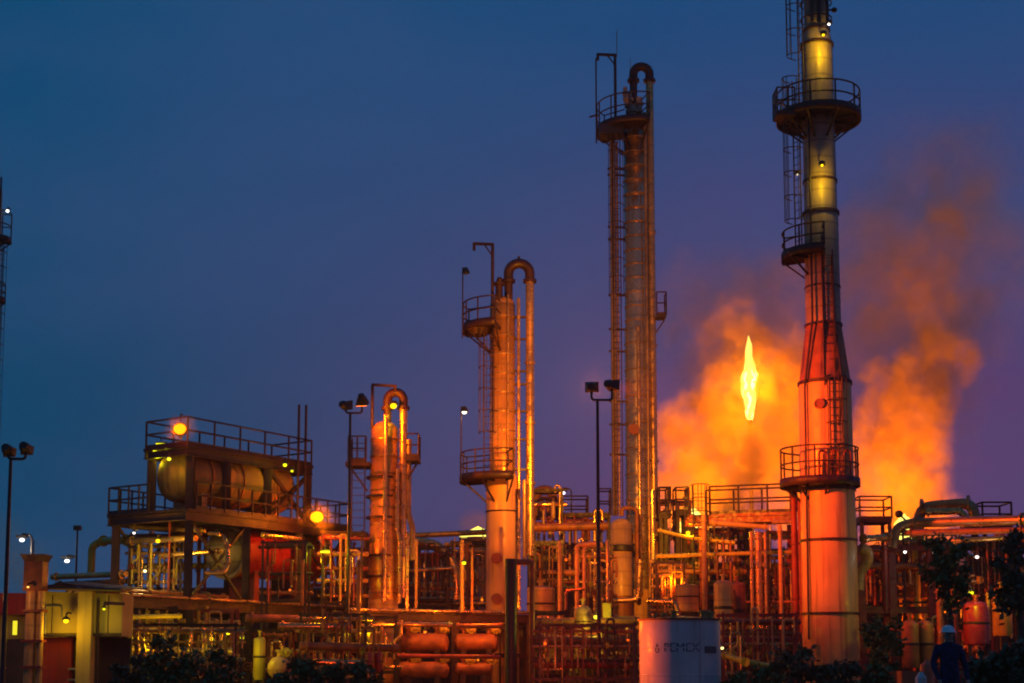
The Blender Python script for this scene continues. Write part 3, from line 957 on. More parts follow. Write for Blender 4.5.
# small lamp posts clamped to the middle column's platforms
def lamp_post(label, px, y0, y1, d, lit):
    b = PT(px, y0, d); z1_ = ZZ(y1, d)
    t = thing('lamp_post', label, 'lamp post', b, 'lamp posts on the middle column platforms')
    m = MB(); m.tube([b, Vector((b.x, d, z1_ + .15))], .035, 6); m.build('pole', M['steel'], t)
    m = MB(); q = Vector((b.x + .14, d, z1_)); m.tube([Vector((b.x, d, z1_ + .15)), q + Vector((0, 0, .12))], .03, 6)
    m.lathe(q, [(.19, -.1), (.17, 0), (.08, .16), (0, .18)], n=12); h = m.build('lamp_head', M['black'], t)
    m = MB(); m.ball(q + Vector((0, -.02, -.10)), .11, (1, 1, .8), 10, 6); m.build('lens', lens_mat((1, .85, .6), 4.0) if lit else M['glassdark'], h)
    if lit: point_light(h, q + Vector((0, -.2, -.35)), (1, .7, .35), 25, .1)
lamp_post('thin lamp post at the top platform of the middle column, lamp unlit', 462.5, 338, 271, 67.2, False)
lamp_post('thin lamp post at the lower platform of the middle column, lamp lit', 461, 482, 410, 67.2, True)

# ================================================================== RAISED WALKWAY LEFT OF THE STACK
WD = 67.0
wz = ZZ(515, WD)
wl, wr = PT(689, 515, WD), PT(797, 515, WD - 1.5)
t = thing('walkway', 'raised railed walkway silhouetted against the orange smoke left of the stack', 'walkway', Vector((wl.x, WD, 0)))
def W(f, back, z): return Vector((wl.x + (wr.x - wl.x) * f, wl.y + (wr.y - wl.y) * f + back, z))
m = MB(); m.hull8([W(0, 0, wz - .1), W(1, 0, wz - .1), W(1, 1.5, wz - .1), W(0, 1.5, wz - .1), W(0, 0, wz), W(1, 0, wz), W(1, 1.5, wz), W(0, 1.5, wz)])
m.ibeam(W(0, .06, wz - .26), W(1, .06, wz - .26), .16, .3); m.ibeam(W(0, 1.4, wz - .26), W(1, 1.4, wz - .26), .16, .3)
m.build('deck', M['red'], t)
m = MB()
for bk in (.03, 1.46):
    railing(m, [W(0.2, bk, wz), W(1, bk, wz)], 1.25, 1.25, .045)
railing(m, [W(0, .03, wz), W(.0, 1.46, wz)], 1.25, .7, .045)
m.build('railing', M['steel'], t)
for f, bk in ((.15, .1), (.15, 1.4), (.98, .1), (.98, 1.4)):
    m = MB(); m.ibeam(W(f, bk, 0), W(f, bk, wz - .45), .18, .2); m.build('post', M['red'], t)
ladder(t, (W(.1, -.22, 0).x, W(.1, -.22, 0).y), 2.0, wz + 1.3, (0, -1), True, .6, M['steel'], wz + .1)
m = MB()
for k in range(3):
    z = wz + .3 + k * .48
    m.bar(W(-.01, -.1, z), W(-.06, -.1, z), .09)
m.build('bracket', M['black'], t)

# ================================================================== WHITE STORAGE TANK
TD = 45.0
tc_ = Vector((PT(680, 650, TD).x, TD, 0)); TR = 1.205
TZ = ZZ(621, TD)
t = thing('storage_tank', 'white upright storage tank with faded lettering, front centre right', 'tank', tc_)
m = MB(); m.lathe(tc_, [(TR + .05, 0), (TR + .05, .1), (TR, .1), (TR, TZ)], n=64); m.build('shell', M['white'], t)
for zs in (TZ * .36, TZ * .68):
    m = MB(); m.lathe(tc_, [(TR, zs - .02), (TR + .008, zs - .012), (TR + .008, zs + .012), (TR, zs + .02)], n=64); m.build('weld_seam', M['white'], t)
m = MB(); m.lathe(tc_, [(TR - .02, TZ), (TR + .06, TZ), (TR + .06, TZ + .055), (TR, TZ + .055), (0.05, TZ + .16)], n=64); m.build('roof', M['rust'], t)
for px, r, h in ((662, .07, .14), (672, .09, .20), (702, .12, .22), (708, .10, .18), (653, .06, .12)):
    x = PT(px, 620, TD).x
    m = MB(); m.cyl((x, TD - .55, TZ + .05), (x, TD - .55, TZ + .05 + h), r, 12); m.flange((x, TD - .55, TZ + .05 + h), (0, 0, 1), r * 1.5, .05); m.build('nozzle', M['paint'], t)
def wrap_text(body, size, px0, py, mat, root, name):
    cu = bpy.data.curves.new('txt', 'FONT'); cu.body = body; cu.size = size; cu.extrude = 0; cu.resolution_u = 3
    ob = bpy.data.objects.new('txt', cu); COL.objects.link(ob)
    dg = bpy.context.evaluated_depsgraph_get(); dg.update()
    me = bpy.data.meshes.new_from_object(ob.evaluated_get(dg))
    bpy.data.objects.remove(ob)
    bm = bmesh.new(); bm.from_mesh(me)
    bmesh.ops.triangulate(bm, faces=bm.faces[:])
    bmesh.ops.subdivide_edges(bm, edges=[e for e in bm.edges if e.calc_length() > .05], cuts=2)
    z0 = ZZ(py, TD - TR); x0 = PT(px0, py, TD - .9).x - tc_.x
    a0 = math.asin(max(-1, min(1, x0 / TR)))
    for v in bm.verts:
        a = a0 + v.co.x / TR
        rr = TR + .005
        v.co = Vector((rr * math.sin(a), -rr * math.cos(a), z0 + v.co.y))
    bm.to_mesh(me); bm.free()
    me.materials.clear(); me.materials.append(mat)
    o2 = bpy.data.objects.new(name, me); COL.objects.link(o2); o2.parent = root
    return o2
wrap_text('PEMEX', .36, 663, 651.5, M['lettering'], t, 'lettering')
def curved_patch(px0, px1, y0, y1, mat, name, root, th=.006):
    m = MB(); n = 10
    def ang(px): return math.asin(max(-1, min(1, (PT(px, 650, TD - .9).x - tc_.x) / TR)))
    a0, a1 = ang(px0), ang(px1); z0, z1_ = ZZ(y1, TD - TR), ZZ(y0, TD - TR)
    for i in range(n):
        aa, ab = a0 + (a1 - a0) * i / n, a0 + (a1 - a0) * (i + 1) / n
        pts = []
        for r in (TR + .003, TR + .003 + th):
            for a, z in ((aa, z0), (ab, z0), (ab, z1_), (aa, z1_)):
                pts.append(tc_ + Vector((r * math.sin(a), -r * math.cos(a), z)))
        m.hull8(pts)
    return m.build(name, mat, root)
curved_patch(704, 716.5, 646, 653, M['lettering'], 'name_plate', t, .02)
# drop shaped emblem left of the lettering
m = MB(); z0 = ZZ(649.5, TD - TR)
def tankp(dx, z, r=TR + .005):
    a = math.asin((PT(657, 650, TD - .9).x - tc_.x) / TR) + dx / TR
    return tc_ + Vector((r * math.sin(a), -r * math.cos(a), z))
pts = []
for i in range(20):
    a = 2 * PI * i / 20
    x = .075 * math.sin(a); y = .10 * math.cos(a)
    if y > 0: x *= (1 - y / .13); y *= 1.9
    pts.append((x, y))
for sc in (1.0,):
    for i in range(20):
        p_, q_ = pts[i], pts[(i + 1) % 20]
        n0 = len(m.v)
        m.v += [tankp(p_[0], z0 + p_[1]), tankp(p_[0] * .55, z0 - .02 + p_[1] * .55), tankp(q_[0] * .55, z0 - .02 + q_[1] * .55), tankp(q_[0], z0 + q_[1])]
        m.face([n0, n0 + 1, n0 + 2, n0 + 3])
m.build('emblem', M['lettering'], t)

# ================================================================== PIPE WORK (each run is a thing)
def VP(px, y0, y1, d): 
    a = PT(px, y1, d); return [a, Vector((a.x, d, ZZ(y0, d)))]
def goal(px0, px1, ytop, d, zb=0.0):
    a, b = PT(px0, ytop, d), PT(px1, ytop, d)
    return [Vector((a.x, d, zb)), a, b, Vector((b.x, d, zb))]
# vertical trio beside the stack
for px, r, lab in ((753, .075, 'thin vertical pipe, leftmost of the bright trio left of the stack'), (760, .15, 'thicker middle pipe of the bright vertical trio left of the stack'), (767, .07, 'thin vertical pipe, rightmost of the bright trio left of the stack')):
    pipe(lab, VP(px, 532, 642, 63.5), r, 'clad', group='vertical pipe trio')
pipe('tall dark steel goalpost pipe standing in front of the middle column', goal(511, 532, 562, 55), .10, 'rust', fil=.12)
pipe('black pipe column wrapped round the left leg of the goalpost pipe', [Vector((PT(511, 600, 54.6).x, 54.6, 0)), PT(511, 559, 54.6)], .22, 'black', name='pipe_column', flanges=False, cat='column')
for px, y0, y1, d, r, mt, lab in (
    (560, 541, 628, 63, .09, 'paint', 'pale vertical pipe left of the bent pipe pair in the centre'),
    (519, 500, 610, 64, .07, 'clad', 'thin bright vertical pipe hugging the right side of the orange skirt'),
    (524.5, 480, 566, 66, .10, 'clad_dull', 'dull vertical drop pipe below the middle column loop'),
    (705, 515, 620, 64, .10, 'paint', 'pale pipe standing below the ladder end of the walkway'),
    (782, 525, 640, 63, .09, 'paint', 'single bright vertical pipe between the pipe trio and the stack'),
    (718, 541, 585, 66, .05, 'rust', 'thin rusty riser above the orange box, left one'),
    (724, 541, 585, 66, .05, 'rust', 'thin rusty riser above the orange box, middle one'),
    (731, 541, 585, 66, .05, 'rust', 'thin rusty riser above the orange box, right one'),
    (653.5, 490, 600, 70, .12, 'clad', 'bright vertical pipe on the right edge of the tall column foot'),
    (462, 540, 612, 63, .08, 'paint', 'pale vertical pipe under the yellow lamp left of the orange skirt'),
    (472, 548, 612, 62.5, .05, 'rust', 'thin rusty vertical pipe close left of the orange skirt'),
    (407, 532, 610, 62.5, .07, 'clad', 'bright slim pipe right of the short column foot'),
    (416, 540, 608, 63, .06, 'paint', 'slim pale pipe second to the right of the short column foot'),
    (358, 560, 640, 58.5, .09, 'rust', 'rusty vertical pipe in front of the short column ladder'),
    (886, 545, 612, 61, .12, 'red', 'red vertical pipe right of the stack'),
    (941, 588, 655, 60, .13, 'rust', 'left one of two rusty upright pipes behind the white helmet'),
    (955, 588, 655, 60, .16, 'rust', 'right one of two rusty upright pipes behind the white helmet'),
    (989.5, 592, 640, 59, .07, 'yellow', 'thin yellow pipe beside the red vessel'),
    (918, 528, 625, 64, .16, 'yellow', 'thick yellow green vertical pipe right of the stack'),
    (150, 538, 600, 60, .05, 'yellow', 'thin yellowish pipe below the left end of the vessel deck'),
    (168, 520, 600, 59.5, .05, 'red', 'thin red pipe below the left end of the vessel deck'),
    (608, 540, 600, 62, .08, 'clad', 'bright vertical pipe left of the dome topped vessel'),
    (268, 570, 602, 57.5, .04, 'red', 'short thin red pipe standing on the pipe bridge below the red drum'),
    (302, 560, 604, 59, .06, 'rust', 'rusty stub pipe standing on the pipe bridge right of the red drum'),
    (797, 490, 660, 61.2, .13, 'red', 'tall red square looking riser pressed against the left side of the stack'),
    (803, 500, 660, 62, .10, 'red', 'slim red riser half hidden behind the stack')):
    pipe(lab, VP(px, y0, y1, d), r, mt)
# bent and horizontal runs
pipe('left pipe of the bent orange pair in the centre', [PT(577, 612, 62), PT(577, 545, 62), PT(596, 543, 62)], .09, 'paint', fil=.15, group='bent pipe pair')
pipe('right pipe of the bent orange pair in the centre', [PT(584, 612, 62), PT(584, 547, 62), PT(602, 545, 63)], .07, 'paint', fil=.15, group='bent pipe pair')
pipe('small bent pipe in front of the bent orange pair', [PT(566, 630, 60), PT(566, 591, 60), PT(585, 589, 60)], .055, 'rust', fil=.12)
pipe('bright horizontal pipe with an elbow above the white tank', [PT(648, 601, 62), PT(676, 602, 61), PT(679, 618, 61)], .10, 'clad', fil=.25)
pipe('long low horizontal pipe at the foot of the tall column', [PT(604, 600, 72), PT(612, 601, 70), PT(638, 600, 70), PT(640, 560, 70)], .12, 'clad', fil=.35)
pipe('upper yellow lit horizontal pipe under the walkway', [PT(658, 530, 68), PT(690, 538, 67.5), PT(735, 543, 67)], .085, 'yellow', fil=.3)
pipe('lower yellow lit horizontal pipe under the walkway', [PT(656, 556, 66), PT(798, 552, 65)], .085, 'yellow')
pipe('pale flat pipe directly under the walkway deck', [PT(712, 523, 66), PT(768, 527, 66)], .11, 'paint')
pipe('short pale pipe under the right end of the walkway', [PT(772, 522, 65), PT(796, 522, 65)], .08, 'paint')
pipe('horizontal pipe low between tank and stack', [PT(726, 602, 65), PT(800, 602, 64)], .06, 'rust')
pipe('curved low yellow pipe kerbing the ground right of the white tank', [PT(724, 655, 52), PT(745, 662, 51), PT(775, 667, 52), PT(800, 668, 54)], .10, 'yellow', fil=1.2)
# middle background
pipe('thick clad pipe running right from the short column', [PT(403, 541, 70), PT(440, 545, 70), PT(456, 568, 70), PT(456, 600, 70)], .25, 'clad', fil=1.0)
pipe('long dark header pipe between the short and middle columns', [PT(402, 536, 73), PT(488, 532, 73)], .14, 'clad_dull')
pipe('pale upper pipe between the short and middle columns', [PT(444, 545, 72), PT(488, 545, 72)], .12, 'paint')
pipe('slim clad pipe halfway down between the two columns', [PT(404, 571, 66), PT(455, 568, 66)], .07, 'clad')
pipe('left low slim pipe behind the pipe bridge', [PT(416, 590, 72), PT(450, 594, 72)], .07, 'clad')
pipe('lowest slim pipe behind the pipe bridge', [PT(414, 599, 71), PT(432, 599, 71)], .09, 'clad')
pipe('big tilted clad pipe along the top of the pipe bridge at left', [L(-3.5, -.2, ZR + .09), L(9.2, -.2, ZR + .09)], .075, 'clad_dull', fil=.1)
pipe('clad pipe along the top of the pipe bridge at centre', [rp[0] * 1.0 + Vector((0, -.05, 0)) if False else Vector((rp[0].x, rp[0].y - .05, ZQ + .08)), Vector((rp[-1].x, rp[-1].y - .05, ZQ + .08))], .075, 'clad', fil=.1)
for k, (tt, r, mt, lab) in enumerate(((1.0, .12, 'rust', 'rusty pipe laid along the middle of the left pipe bridge'), (1.9, .16, 'clad_dull', 'thick clad pipe laid along the left pipe bridge'), (2.8, .10, 'red', 'red pipe laid along the back of the left pipe bridge'))):
    pipe(lab, [L(-3.4, tt, ZR + .15 + r), L(3.3, tt, ZR + .15 + r)], r, mt)
# hairpin under the vessel deck
pipe('curved yellow lit hairpin pipe in front of the dished drum end', [PT(205, 573, 58), PT(224, 573, 58), PT(227.5, 565, 58.2), PT(227.5, 545, 58.6), PT(222, 534, 59), PT(208, 533, 59)], .09, 'clad', fil=.5)
for (a, b, r, mt, lab) in (
    ((128, 541, 60.5), (196, 538, 59), .13, 'clad_dull', 'upper horizontal pipe below the left end of the vessel deck'),
    ((160, 556, 60), (222, 551, 59), .10, 'clad', 'bright horizontal pipe left of the dished drum end'),
    ((130, 527, 61), (205, 531, 59.5), .09, 'clad_dull', 'slim pipe slung just under the vessel deck'),
    ((262, 535, 60), (300, 539, 62), .09, 'clad', 'short bright pipe under the middle of the vessel deck'),
    ((320, 538, 63), (345, 537, 63), .09, 'clad', 'short pipe under the right end of the vessel deck'),
    ((130, 617, 54), (182, 616, 54), .08, 'yellow', 'upper yellowish pipe below the left pipe bridge'),
    ((128, 628, 54), (176, 629, 54), .09, 'clad_dull', 'second yellowish pipe below the left pipe bridge'),
    ((182, 630, 55), (224, 631, 55), .09, 'clad', 'clad pipe below the left pipe bridge, right of the yellow lamp'),
    ((278, 626, 56), (352, 627, 57), .13, 'clad', 'bright thick horizontal pipe below the pipe bridge beside the short column')):
    pipe(lab, [PT(*a), PT(*b)], r, mt)
pipe('small inverted U pipe standing low at left', [PT(143, 660, 52), PT(143, 641, 52), PT(151, 641, 52), PT(151, 660, 52)], .06, 'yellow', fil=.14, flanges=False)
pipe('sloping pipe leading to the small inverted U pipe', [PT(134, 634, 52), PT(143, 640, 52), PT(145, 660, 52)], .06, 'paint', fil=.15, flanges=False)
# pipe arch at the left skyline
pipe('yellow pipe arch on the skyline left of the vessel structure', [PT(91, 575, 66), PT(92, 546, 66), PT(102, 541, 66), PT(128, 540, 64)], .17, 'yellow', fil=.5)
pipe('long grey pipe above the ochre building roof', [PT(52, 577, 62), PT(126, 574, 60)], .12, 'clad')
pipe('second dark pipe above the ochre building roof', [PT(56, 585, 63), PT(126, 581, 61)], .12, 'rust')
# right hand bundle
pipe('big outer expansion loop pipe at right', [PT(919, 540, 66), PT(919, 507, 66), PT(972, 503, 65), PT(976, 524, 65), PT(962, 528, 65)], .24, 'clad_dull', fil=.6)
pipe('bright inner loop pipe at right', [PT(926, 512, 64.5), PT(962, 511, 64), PT(968, 522, 64)], .15, 'clad', fil=.45)
pipe('thick elbowed pipe running to the right edge', [PT(893, 548, 62), PT(896, 528, 62), PT(910, 523, 62), PT(1030, 520, 58)], .20, 'clad_dull', fil=.7)
pipe('straight pale pipe at right under the loop', [PT(952, 541, 60), PT(1003, 538, 59)], .10, 'clad')
pipe('long lower pipe of the bundle at right', [PT(905, 533, 61), PT(1030, 530, 57)], .13, 'rust')
pipe('orange pipe stub right of the stack', [PT(862, 539, 60), PT(888, 537, 61)], .14, 'clad')
pipe('red pipe below the orange stub right of the stack', [PT(872, 550, 62), PT(886, 550, 62)], .12, 'red')
pipe('bent pale duct touching the right side of the stack', [PT(858, 590, 60.5), PT(859, 572, 60.5), PT(867, 562, 60.4), PT(868, 552, 60.3), PT(860, 548, 60.2)], .24, 'paint', fil=.5, name='duct', cat='duct')
for px, py, w_, d, lab in ((957, 575, 17, 60, 'short white pipe above the yellow lamp at right, upper'), (960, 581, 16, 59.5, 'short white pipe above the yellow lamp at right, lower')):
    pipe(lab, [PT(px, py, d), PT(px + w_, py + 1, d)], .08, 'clad')
t = rack('red steel pipe bridge between the stack and the helmeted worker', [PT(862, 608, 63) * 1.0, PT(893, 608, 63), PT(932, 608, 63)], [Vector((0, 0, 0)), Vector((0, 3, 0))], [(ZZ(610, 63), .28), (ZZ(548, 63), .2)], 'red')
t = rack('tall steel frame carrying the pipe bundle at right', [PT(905, 545, 65), PT(952, 545, 65), PT(1000, 545, 63), PT(1040, 545, 62)], [Vector((0, 0, 0)), Vector((0, 3, 0))], [(ZZ(545, 65), .22), (ZZ(590, 65), .2)], 'steel')

for (a, b, rad_, mt, lab) in (
    ((132, 650, 53.5), (236, 652, 55), .13, 'clad_dull', 'thick low pipe crossing behind the lower left bush'),
    ((246, 618, 57), (346, 620, 58.5), .16, 'rust', 'thick rusty pipe slung just below the left pipe bridge'),
    ((300, 646, 55.5), (398, 648, 57), .15, 'rust', 'thick low rusty pipe left of the stacked orange drums'),
    ((296, 662, 54.5), (366, 663, 55.5), .12, 'clad', 'bright low pipe over the round green bush'),
    ((397, 624, 60.5), (452, 625, 61), .10, 'clad', 'bright slim pipe above the left pair of orange drums'),
    ((456, 626, 61), (503, 626, 61), .10, 'rust', 'rusty slim pipe above the right hand orange drums'),
    ((397, 656, 60), (500, 657, 60.8), .09, 'red', 'red slim pipe between the upper and lower orange drums'),
    ((536, 622, 57), (640, 621, 57), .15, 'rust', 'thick rusty pipe left of the white tank, uppermost'),
    ((536, 640, 55), (636, 641, 55), .17, 'rust', 'thick rusty pipe left of the white tank, middle one'),
    ((534, 664, 53), (634, 664, 53), .16, 'red', 'thick red pipe left of the white tank, lowest'),
    ((724, 622, 58.5), (798, 622, 58.5), .13, 'rust', 'thick rusty pipe between white tank and stack, upper'),
    ((724, 640, 57), (798, 641, 57), .15, 'red', 'thick red pipe between white tank and stack, lower'),
    ((656, 572, 70), (746, 572, 70), .14, 'rust', 'thick rusty pipe crossing behind the orange box risers'),
    ((536, 574, 70), (606, 572, 70), .16, 'rust', 'thick rusty pipe crossing behind the bent pipe pair'),
    ((534, 528, 72), (608, 526, 72), .20, 'rust', 'thick upper rusty pipe right of the middle column'),
    ((862, 566, 63), (934, 566, 63), .13, 'rust', 'rusty pipe crossing right of the stack below the orange stub'),
    ((862, 630, 60), (934, 631, 60), .14, 'red', 'red pipe crossing low right of the stack'),
    ((408, 556, 71), (456, 557, 71), .13, 'rust', 'rusty pipe below the thick clad pipe of the short column')):
    pipe(lab, [PT(*a), PT(*b)], rad_, mt)

# ================================================================== DRUMS, BOXES AND VESSELS
def hdrum(label, px0, px1, py, d, r, mt, name='horizontal_drum', d1=None, cat='drum', saddles=True, zs=None):
    a, b = PT(px0, py, d), PT(px1, py, d1 or d)
    b.z = a.z
    ax = (b - a).normalized(); Ln = (b - a).length
    mid = (a + b) / 2
    t = thing(name, label, cat, Vector((mid.x, mid.y, 0)))
    m = MB(); m.lathe(a, [(r * math.sin(PI / 2 * i / 5), r * .5 * (1 - math.cos(PI / 2 * i / 5)) * 1.0) for i in range(6)] + [(r, Ln - r * .5)] + [(r * math.cos(PI / 2 * i / 5), Ln - r * .5 + r * .5 * math.sin(PI / 2 * i / 5)) for i in range(1, 6)], ax, n=28)
    m.build('shell', M[mt], t)
    for f in (.22, .78):
        p = a.lerp(b, f)
        m = MB(); m.box((p.x, p.y, (p.z - r * .6) / 2), (.22, r * 1.5, max(.1, p.z - r * .6)), math.atan2(ax.y, ax.x)); m.build('saddle', M['steel'], t)
        m = MB(); m.cyl((p.x, p.y, p.z + r * .9), (p.x, p.y, p.z + r * 1.5), r * .25, 10); m.flange((p.x, p.y, p.z + r * 1.5), (0, 0, 1), r * .42, .06); m.build('nozzle', M[mt], t)
        m = MB(); valve_mb(m, (p.x + .3, p.y - r * .3, p.z + r * 1.35), (1, 0, 0), .08); m.build('valve', M['yellow'], t)
    return t
hdrum('upper one of two stacked orange drums below the centre pipe bridge, left pair', 397, 449, 643, 63, .42, 'rust')
hdrum('lower one of two stacked orange drums below the centre pipe bridge, left pair', 397, 449, 670, 62.2, .34, 'rust')
hdrum('upper orange drum below the centre pipe bridge, nearer the black pipe column', 454, 499, 643, 63.5, .40, 'rust')
hdrum('lower orange drum below the centre pipe bridge, nearer the black pipe column', 455, 493, 669, 62.5, .26, 'rust')
def vdrum(label, px, y0, y1, d, r, mt, name='upright_vessel', cat='vessel', dm=.5, legs=True):
    c = PT(px, y1, d); zt = ZZ(y0, d) - r * dm; zb = max(c.z, 0.02)
    t = thing(name, label, cat, Vector((c.x, d, 0)))
    cc = Vector((c.x, d, 0))
    m = MB(); m.lathe(cc, [(0, zb), (r * .95, zb), (r, zb + .05)] + [(r, zt)] + dome(r, zt, dm)[1:], n=28); m.build('shell', M[mt], t)
    if zb > .4:
        for sx in (-.7, .7):
            m = MB(); m.ibeam((c.x + r * sx, d - r * .4, 0), (c.x + r * sx, d - r * .4, zb + .1), .12, .12); m.build('leg', M['steel'], t)
    m = MB(); m.cyl(cc + Vector((0, 0, zt + r * dm * .8)), cc + Vector((0, 0, zt + r * dm + .2)), r * .18, 10); m.flange(cc + Vector((0, 0, zt + r * dm + .2)), (0, 0, 1), r * .34, .06); m.build('nozzle', M[mt], t)
    m = MB(); m.lathe(cc, [(r, zb + (zt - zb) * .55), (r + .03, zb + (zt - zb) * .56), (r + .03, zb + (zt - zb) * .60), (r, zb + (zt - zb) * .61)], n=28); m.build('band', M['steel'], t)
    return t
vdrum('red upright vessel under the yellow lamp at right', 977, 601, 645, 58, .48, 'vessel_red')
vdrum('yellow upright tank beside the red vessel at right', 1003, 588, 636, 60, .38, 'yellow')
vdrum('left one of two orange bottle shaped vessels low right of the stack', 911, 620, 668, 58, .33, 'rust', dm=.8)
vdrum('right one of two orange bottle shaped vessels low right of the stack', 926, 620, 668, 58.4, .33, 'rust', dm=.8)
vdrum('orange tank behind the red pipe bridge right of the stack', 903, 574, 624, 67, .36, 'paint')
vdrum('orange tank right of the thick yellow green pipe', 933, 580, 626, 67, .42, 'paint')
vdrum('orange round topped drum under three thin risers', 724, 580, 640, 60, .38, 'paint')
vdrum('smaller dark orange drum beside the round topped drum', 738, 582, 645, 61, .34, 'rust')
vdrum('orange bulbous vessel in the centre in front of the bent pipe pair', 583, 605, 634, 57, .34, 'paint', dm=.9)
vdrum('left one of the two small red drums below the short column', 369, 652, 672, 56, .19, 'vessel_red')
vdrum('right one of the two small red drums below the short column', 378, 652, 672, 56.4, .19, 'vessel_red')
vdrum('squat pale tank behind the goalpost pipe', 541, 586, 625, 66, .62, 'paint', dm=.2)
vdrum('small orange tank above the white storage tank', 687, 584, 612, 63, .50, 'paint', dm=.15)
vdrum('yellow narrow upright pot below the left pipe bridge', 259, 637, 680, 55, .22, 'yellow')
vdrum('dark red tank in the shade left of the stack', 790, 560, 650, 68, .5, 'red')
t = hdrum('pinkish round ended exchanger lying low at left centre', 279, 281, 668, 54, .42, 'paint', d1=58)
def cabinet(label, px0, px1, y0, y1, d, mt, dep=.5):
    a, b = PT(px0, y1, d), PT(px1, y0, d)
    zb = max(.0, a.z)
    t = thing('equipment_cabinet', label, 'cabinet', Vector(((a.x + b.x) / 2, d, 0)))
    m = MB(); m.box(((a.x + b.x) / 2, d + dep / 2, (zb + b.z) / 2), (b.x - a.x, dep, b.z - zb)); m.build('case', M[mt], t)
    m = MB(); m.box(((a.x + b.x) / 2, d - .012, (zb + b.z) / 2), ((b.x - a.x) * .88, .02, (b.z - zb) * .9)); dr = m.build('door', M[mt], t)
    m = MB(); m.box((b.x - (b.x - a.x) * .18, d - .035, (zb + b.z) / 2), (.03, .025, .14)); m.build('handle', M['galv'], dr)
    if zb > .05:
        for x in (a.x + .05, b.x - .05):
            m = MB(); m.box((x, d + dep / 2, zb / 2), (.07, .07, zb)); m.build('leg', M['steel'], t)
    return t
cabinet('pale control cabinet in front of the middle pipe bridge, right of the bulbous vessel', 612, 636, 616, 627, 58, 'paint')
cabinet('green control cabinet beside the central lamp', 603, 611, 603, 624, 57, 'yellow')
cabinet('small bright orange box on the ground right of the stack', 902, 917, 671, 690, 40, 'orange')
cabinet('grey junction cabinet hanging on the frame at right', 955, 965, 556, 566, 62, 'galv')
m = MB(); p = PT(927, 666, 40); m.lathe(Vector((p.x, p.y, 0)), [(.19, 0), (.19, p.z - .05), (.15, p.z + .05), (.08, p.z + .1), (.02, p.z + .18)], n=16)
tag(m.build('gas_bottle', M['orange'], None, (p.x, p.y, 0)), 'orange gas bottle standing near the worker', 'gas bottle')
m = MB(); p = PT(921, 676, 38); m.lathe(Vector((p.x, p.y, 0)), [(.13, 0), (.14, p.z - .05), (.09, p.z + .03), (.05, p.z + .1)], n=16)
tag(m.build('canister', M['white'], None, (p.x, p.y, 0)), 'small white canister between the orange box and the orange gas bottle', 'canister')

# ================================================================== PIPE MANIFOLDS (welded skids of headers and risers)
def manifold(label, px0, px1, ytop, ybot, d, n, seed, mats=('rust', 'clad_dull', 'clad', 'paint'), heads=2, rr=.06, dep=1.2):
    rnd = random.Random(seed)
    a, b = PT(px0, ybot, d), PT(px1, ytop, d)
    zb, zt = max(a.z, .05), b.z
    t = thing('pipe_manifold', label, 'pipe manifold', Vector(((a.x + b.x) / 2, d, 0)))
    xs = [a.x + (b.x - a.x) * (i + .5 + rnd.uniform(-.3, .3)) / n for i in range(n)]
    fr = MB(); fw = .12 if rr > .046 else .08
    for x in (a.x, b.x):
        for y in (d, d + dep):
            fr.ibeam((x, y, 0), (x, y, zt), fw, fw)
    for z in (zb + .15, zt - .1):
        for y in (d, d + dep):
            fr.ibeam((a.x - .1, y - .001, z), (b.x + .1, y - .001, z), fw * .8, fw * 1.1)
    fr.build('frame', M['black' if mats is DIM else rnd.choice(('steel', 'red', 'steel'))], t)
    hz = [zb + (zt - zb) * (k + .5 + rnd.uniform(-.25, .25)) / heads for k in range(heads)]
    for z in hz:
        m = MB(); r = rr * rnd.uniform(1.3, 2.2); y = d + rnd.uniform(.25, .6)
        m.tube([(a.x - .25, y, z), (b.x + .25, y, z)], r, 10)
        for x in xs[::2]: m.flange((x, y, z), (1, 0, 0), r * 1.5, .08, 10)
        m.build('header', M[rnd.choice(mats)], t)
    for x in xs:
        r = rr * rnd.uniform(.6, 1.4); y = d + rnd.uniform(-.1, .2)
        za, zc_ = zb + rnd.uniform(0, .3) * (zt - zb), zt - rnd.uniform(-.05, .35) * (zt - zb)
        sg = rnd.choice((-1, 1)); dx = sg * rnd.uniform(.2, .5)
        style = rnd.random()
        if style < .45: path = [(x, y, za), (x, y, zc_), (x + dx, y, zc_), (x + dx, y, zc_ - rnd.uniform(.3, 1.2))]
        elif style < .75: path = [(x, y, za), (x, y, zc_), (x, y + .7, zc_)]
        else: path = [(x, y, za), (x, y, (za + zc_) / 2), (x + dx * .6, y, (za + zc_) / 2 + .1), (x + dx * .6, y, zc_)]
        m = MB(); m.tube(fillet(path, r * 3), r, 9)
        m.flange((x, y, za + (zc_ - za) * rnd.uniform(.2, .4)), (0, 0, 1), r * 1.7, .06, 9)
        ro = m.build('riser', M[rnd.choice(mats)], t)
        if rnd.random() < .6:
            m = MB(); valve_mb(m, (x, y, za + (zc_ - za) * rnd.uniform(.25, .45)), (0, 0, 1), r * .95); m.build('valve', M[rnd.choice(('red', 'yellow', 'paint', 'rust'))], ro)
    return t
HOT = ('rust', 'paint', 'clad', 'red')
GOLD = ('yellow', 'clad_dull', 'paint', 'clad')
DIM = ('rust', 'red', 'steel', 'black', 'steel', 'clad_dull')  # dark mix that puts the deep shade between pipes into the paint
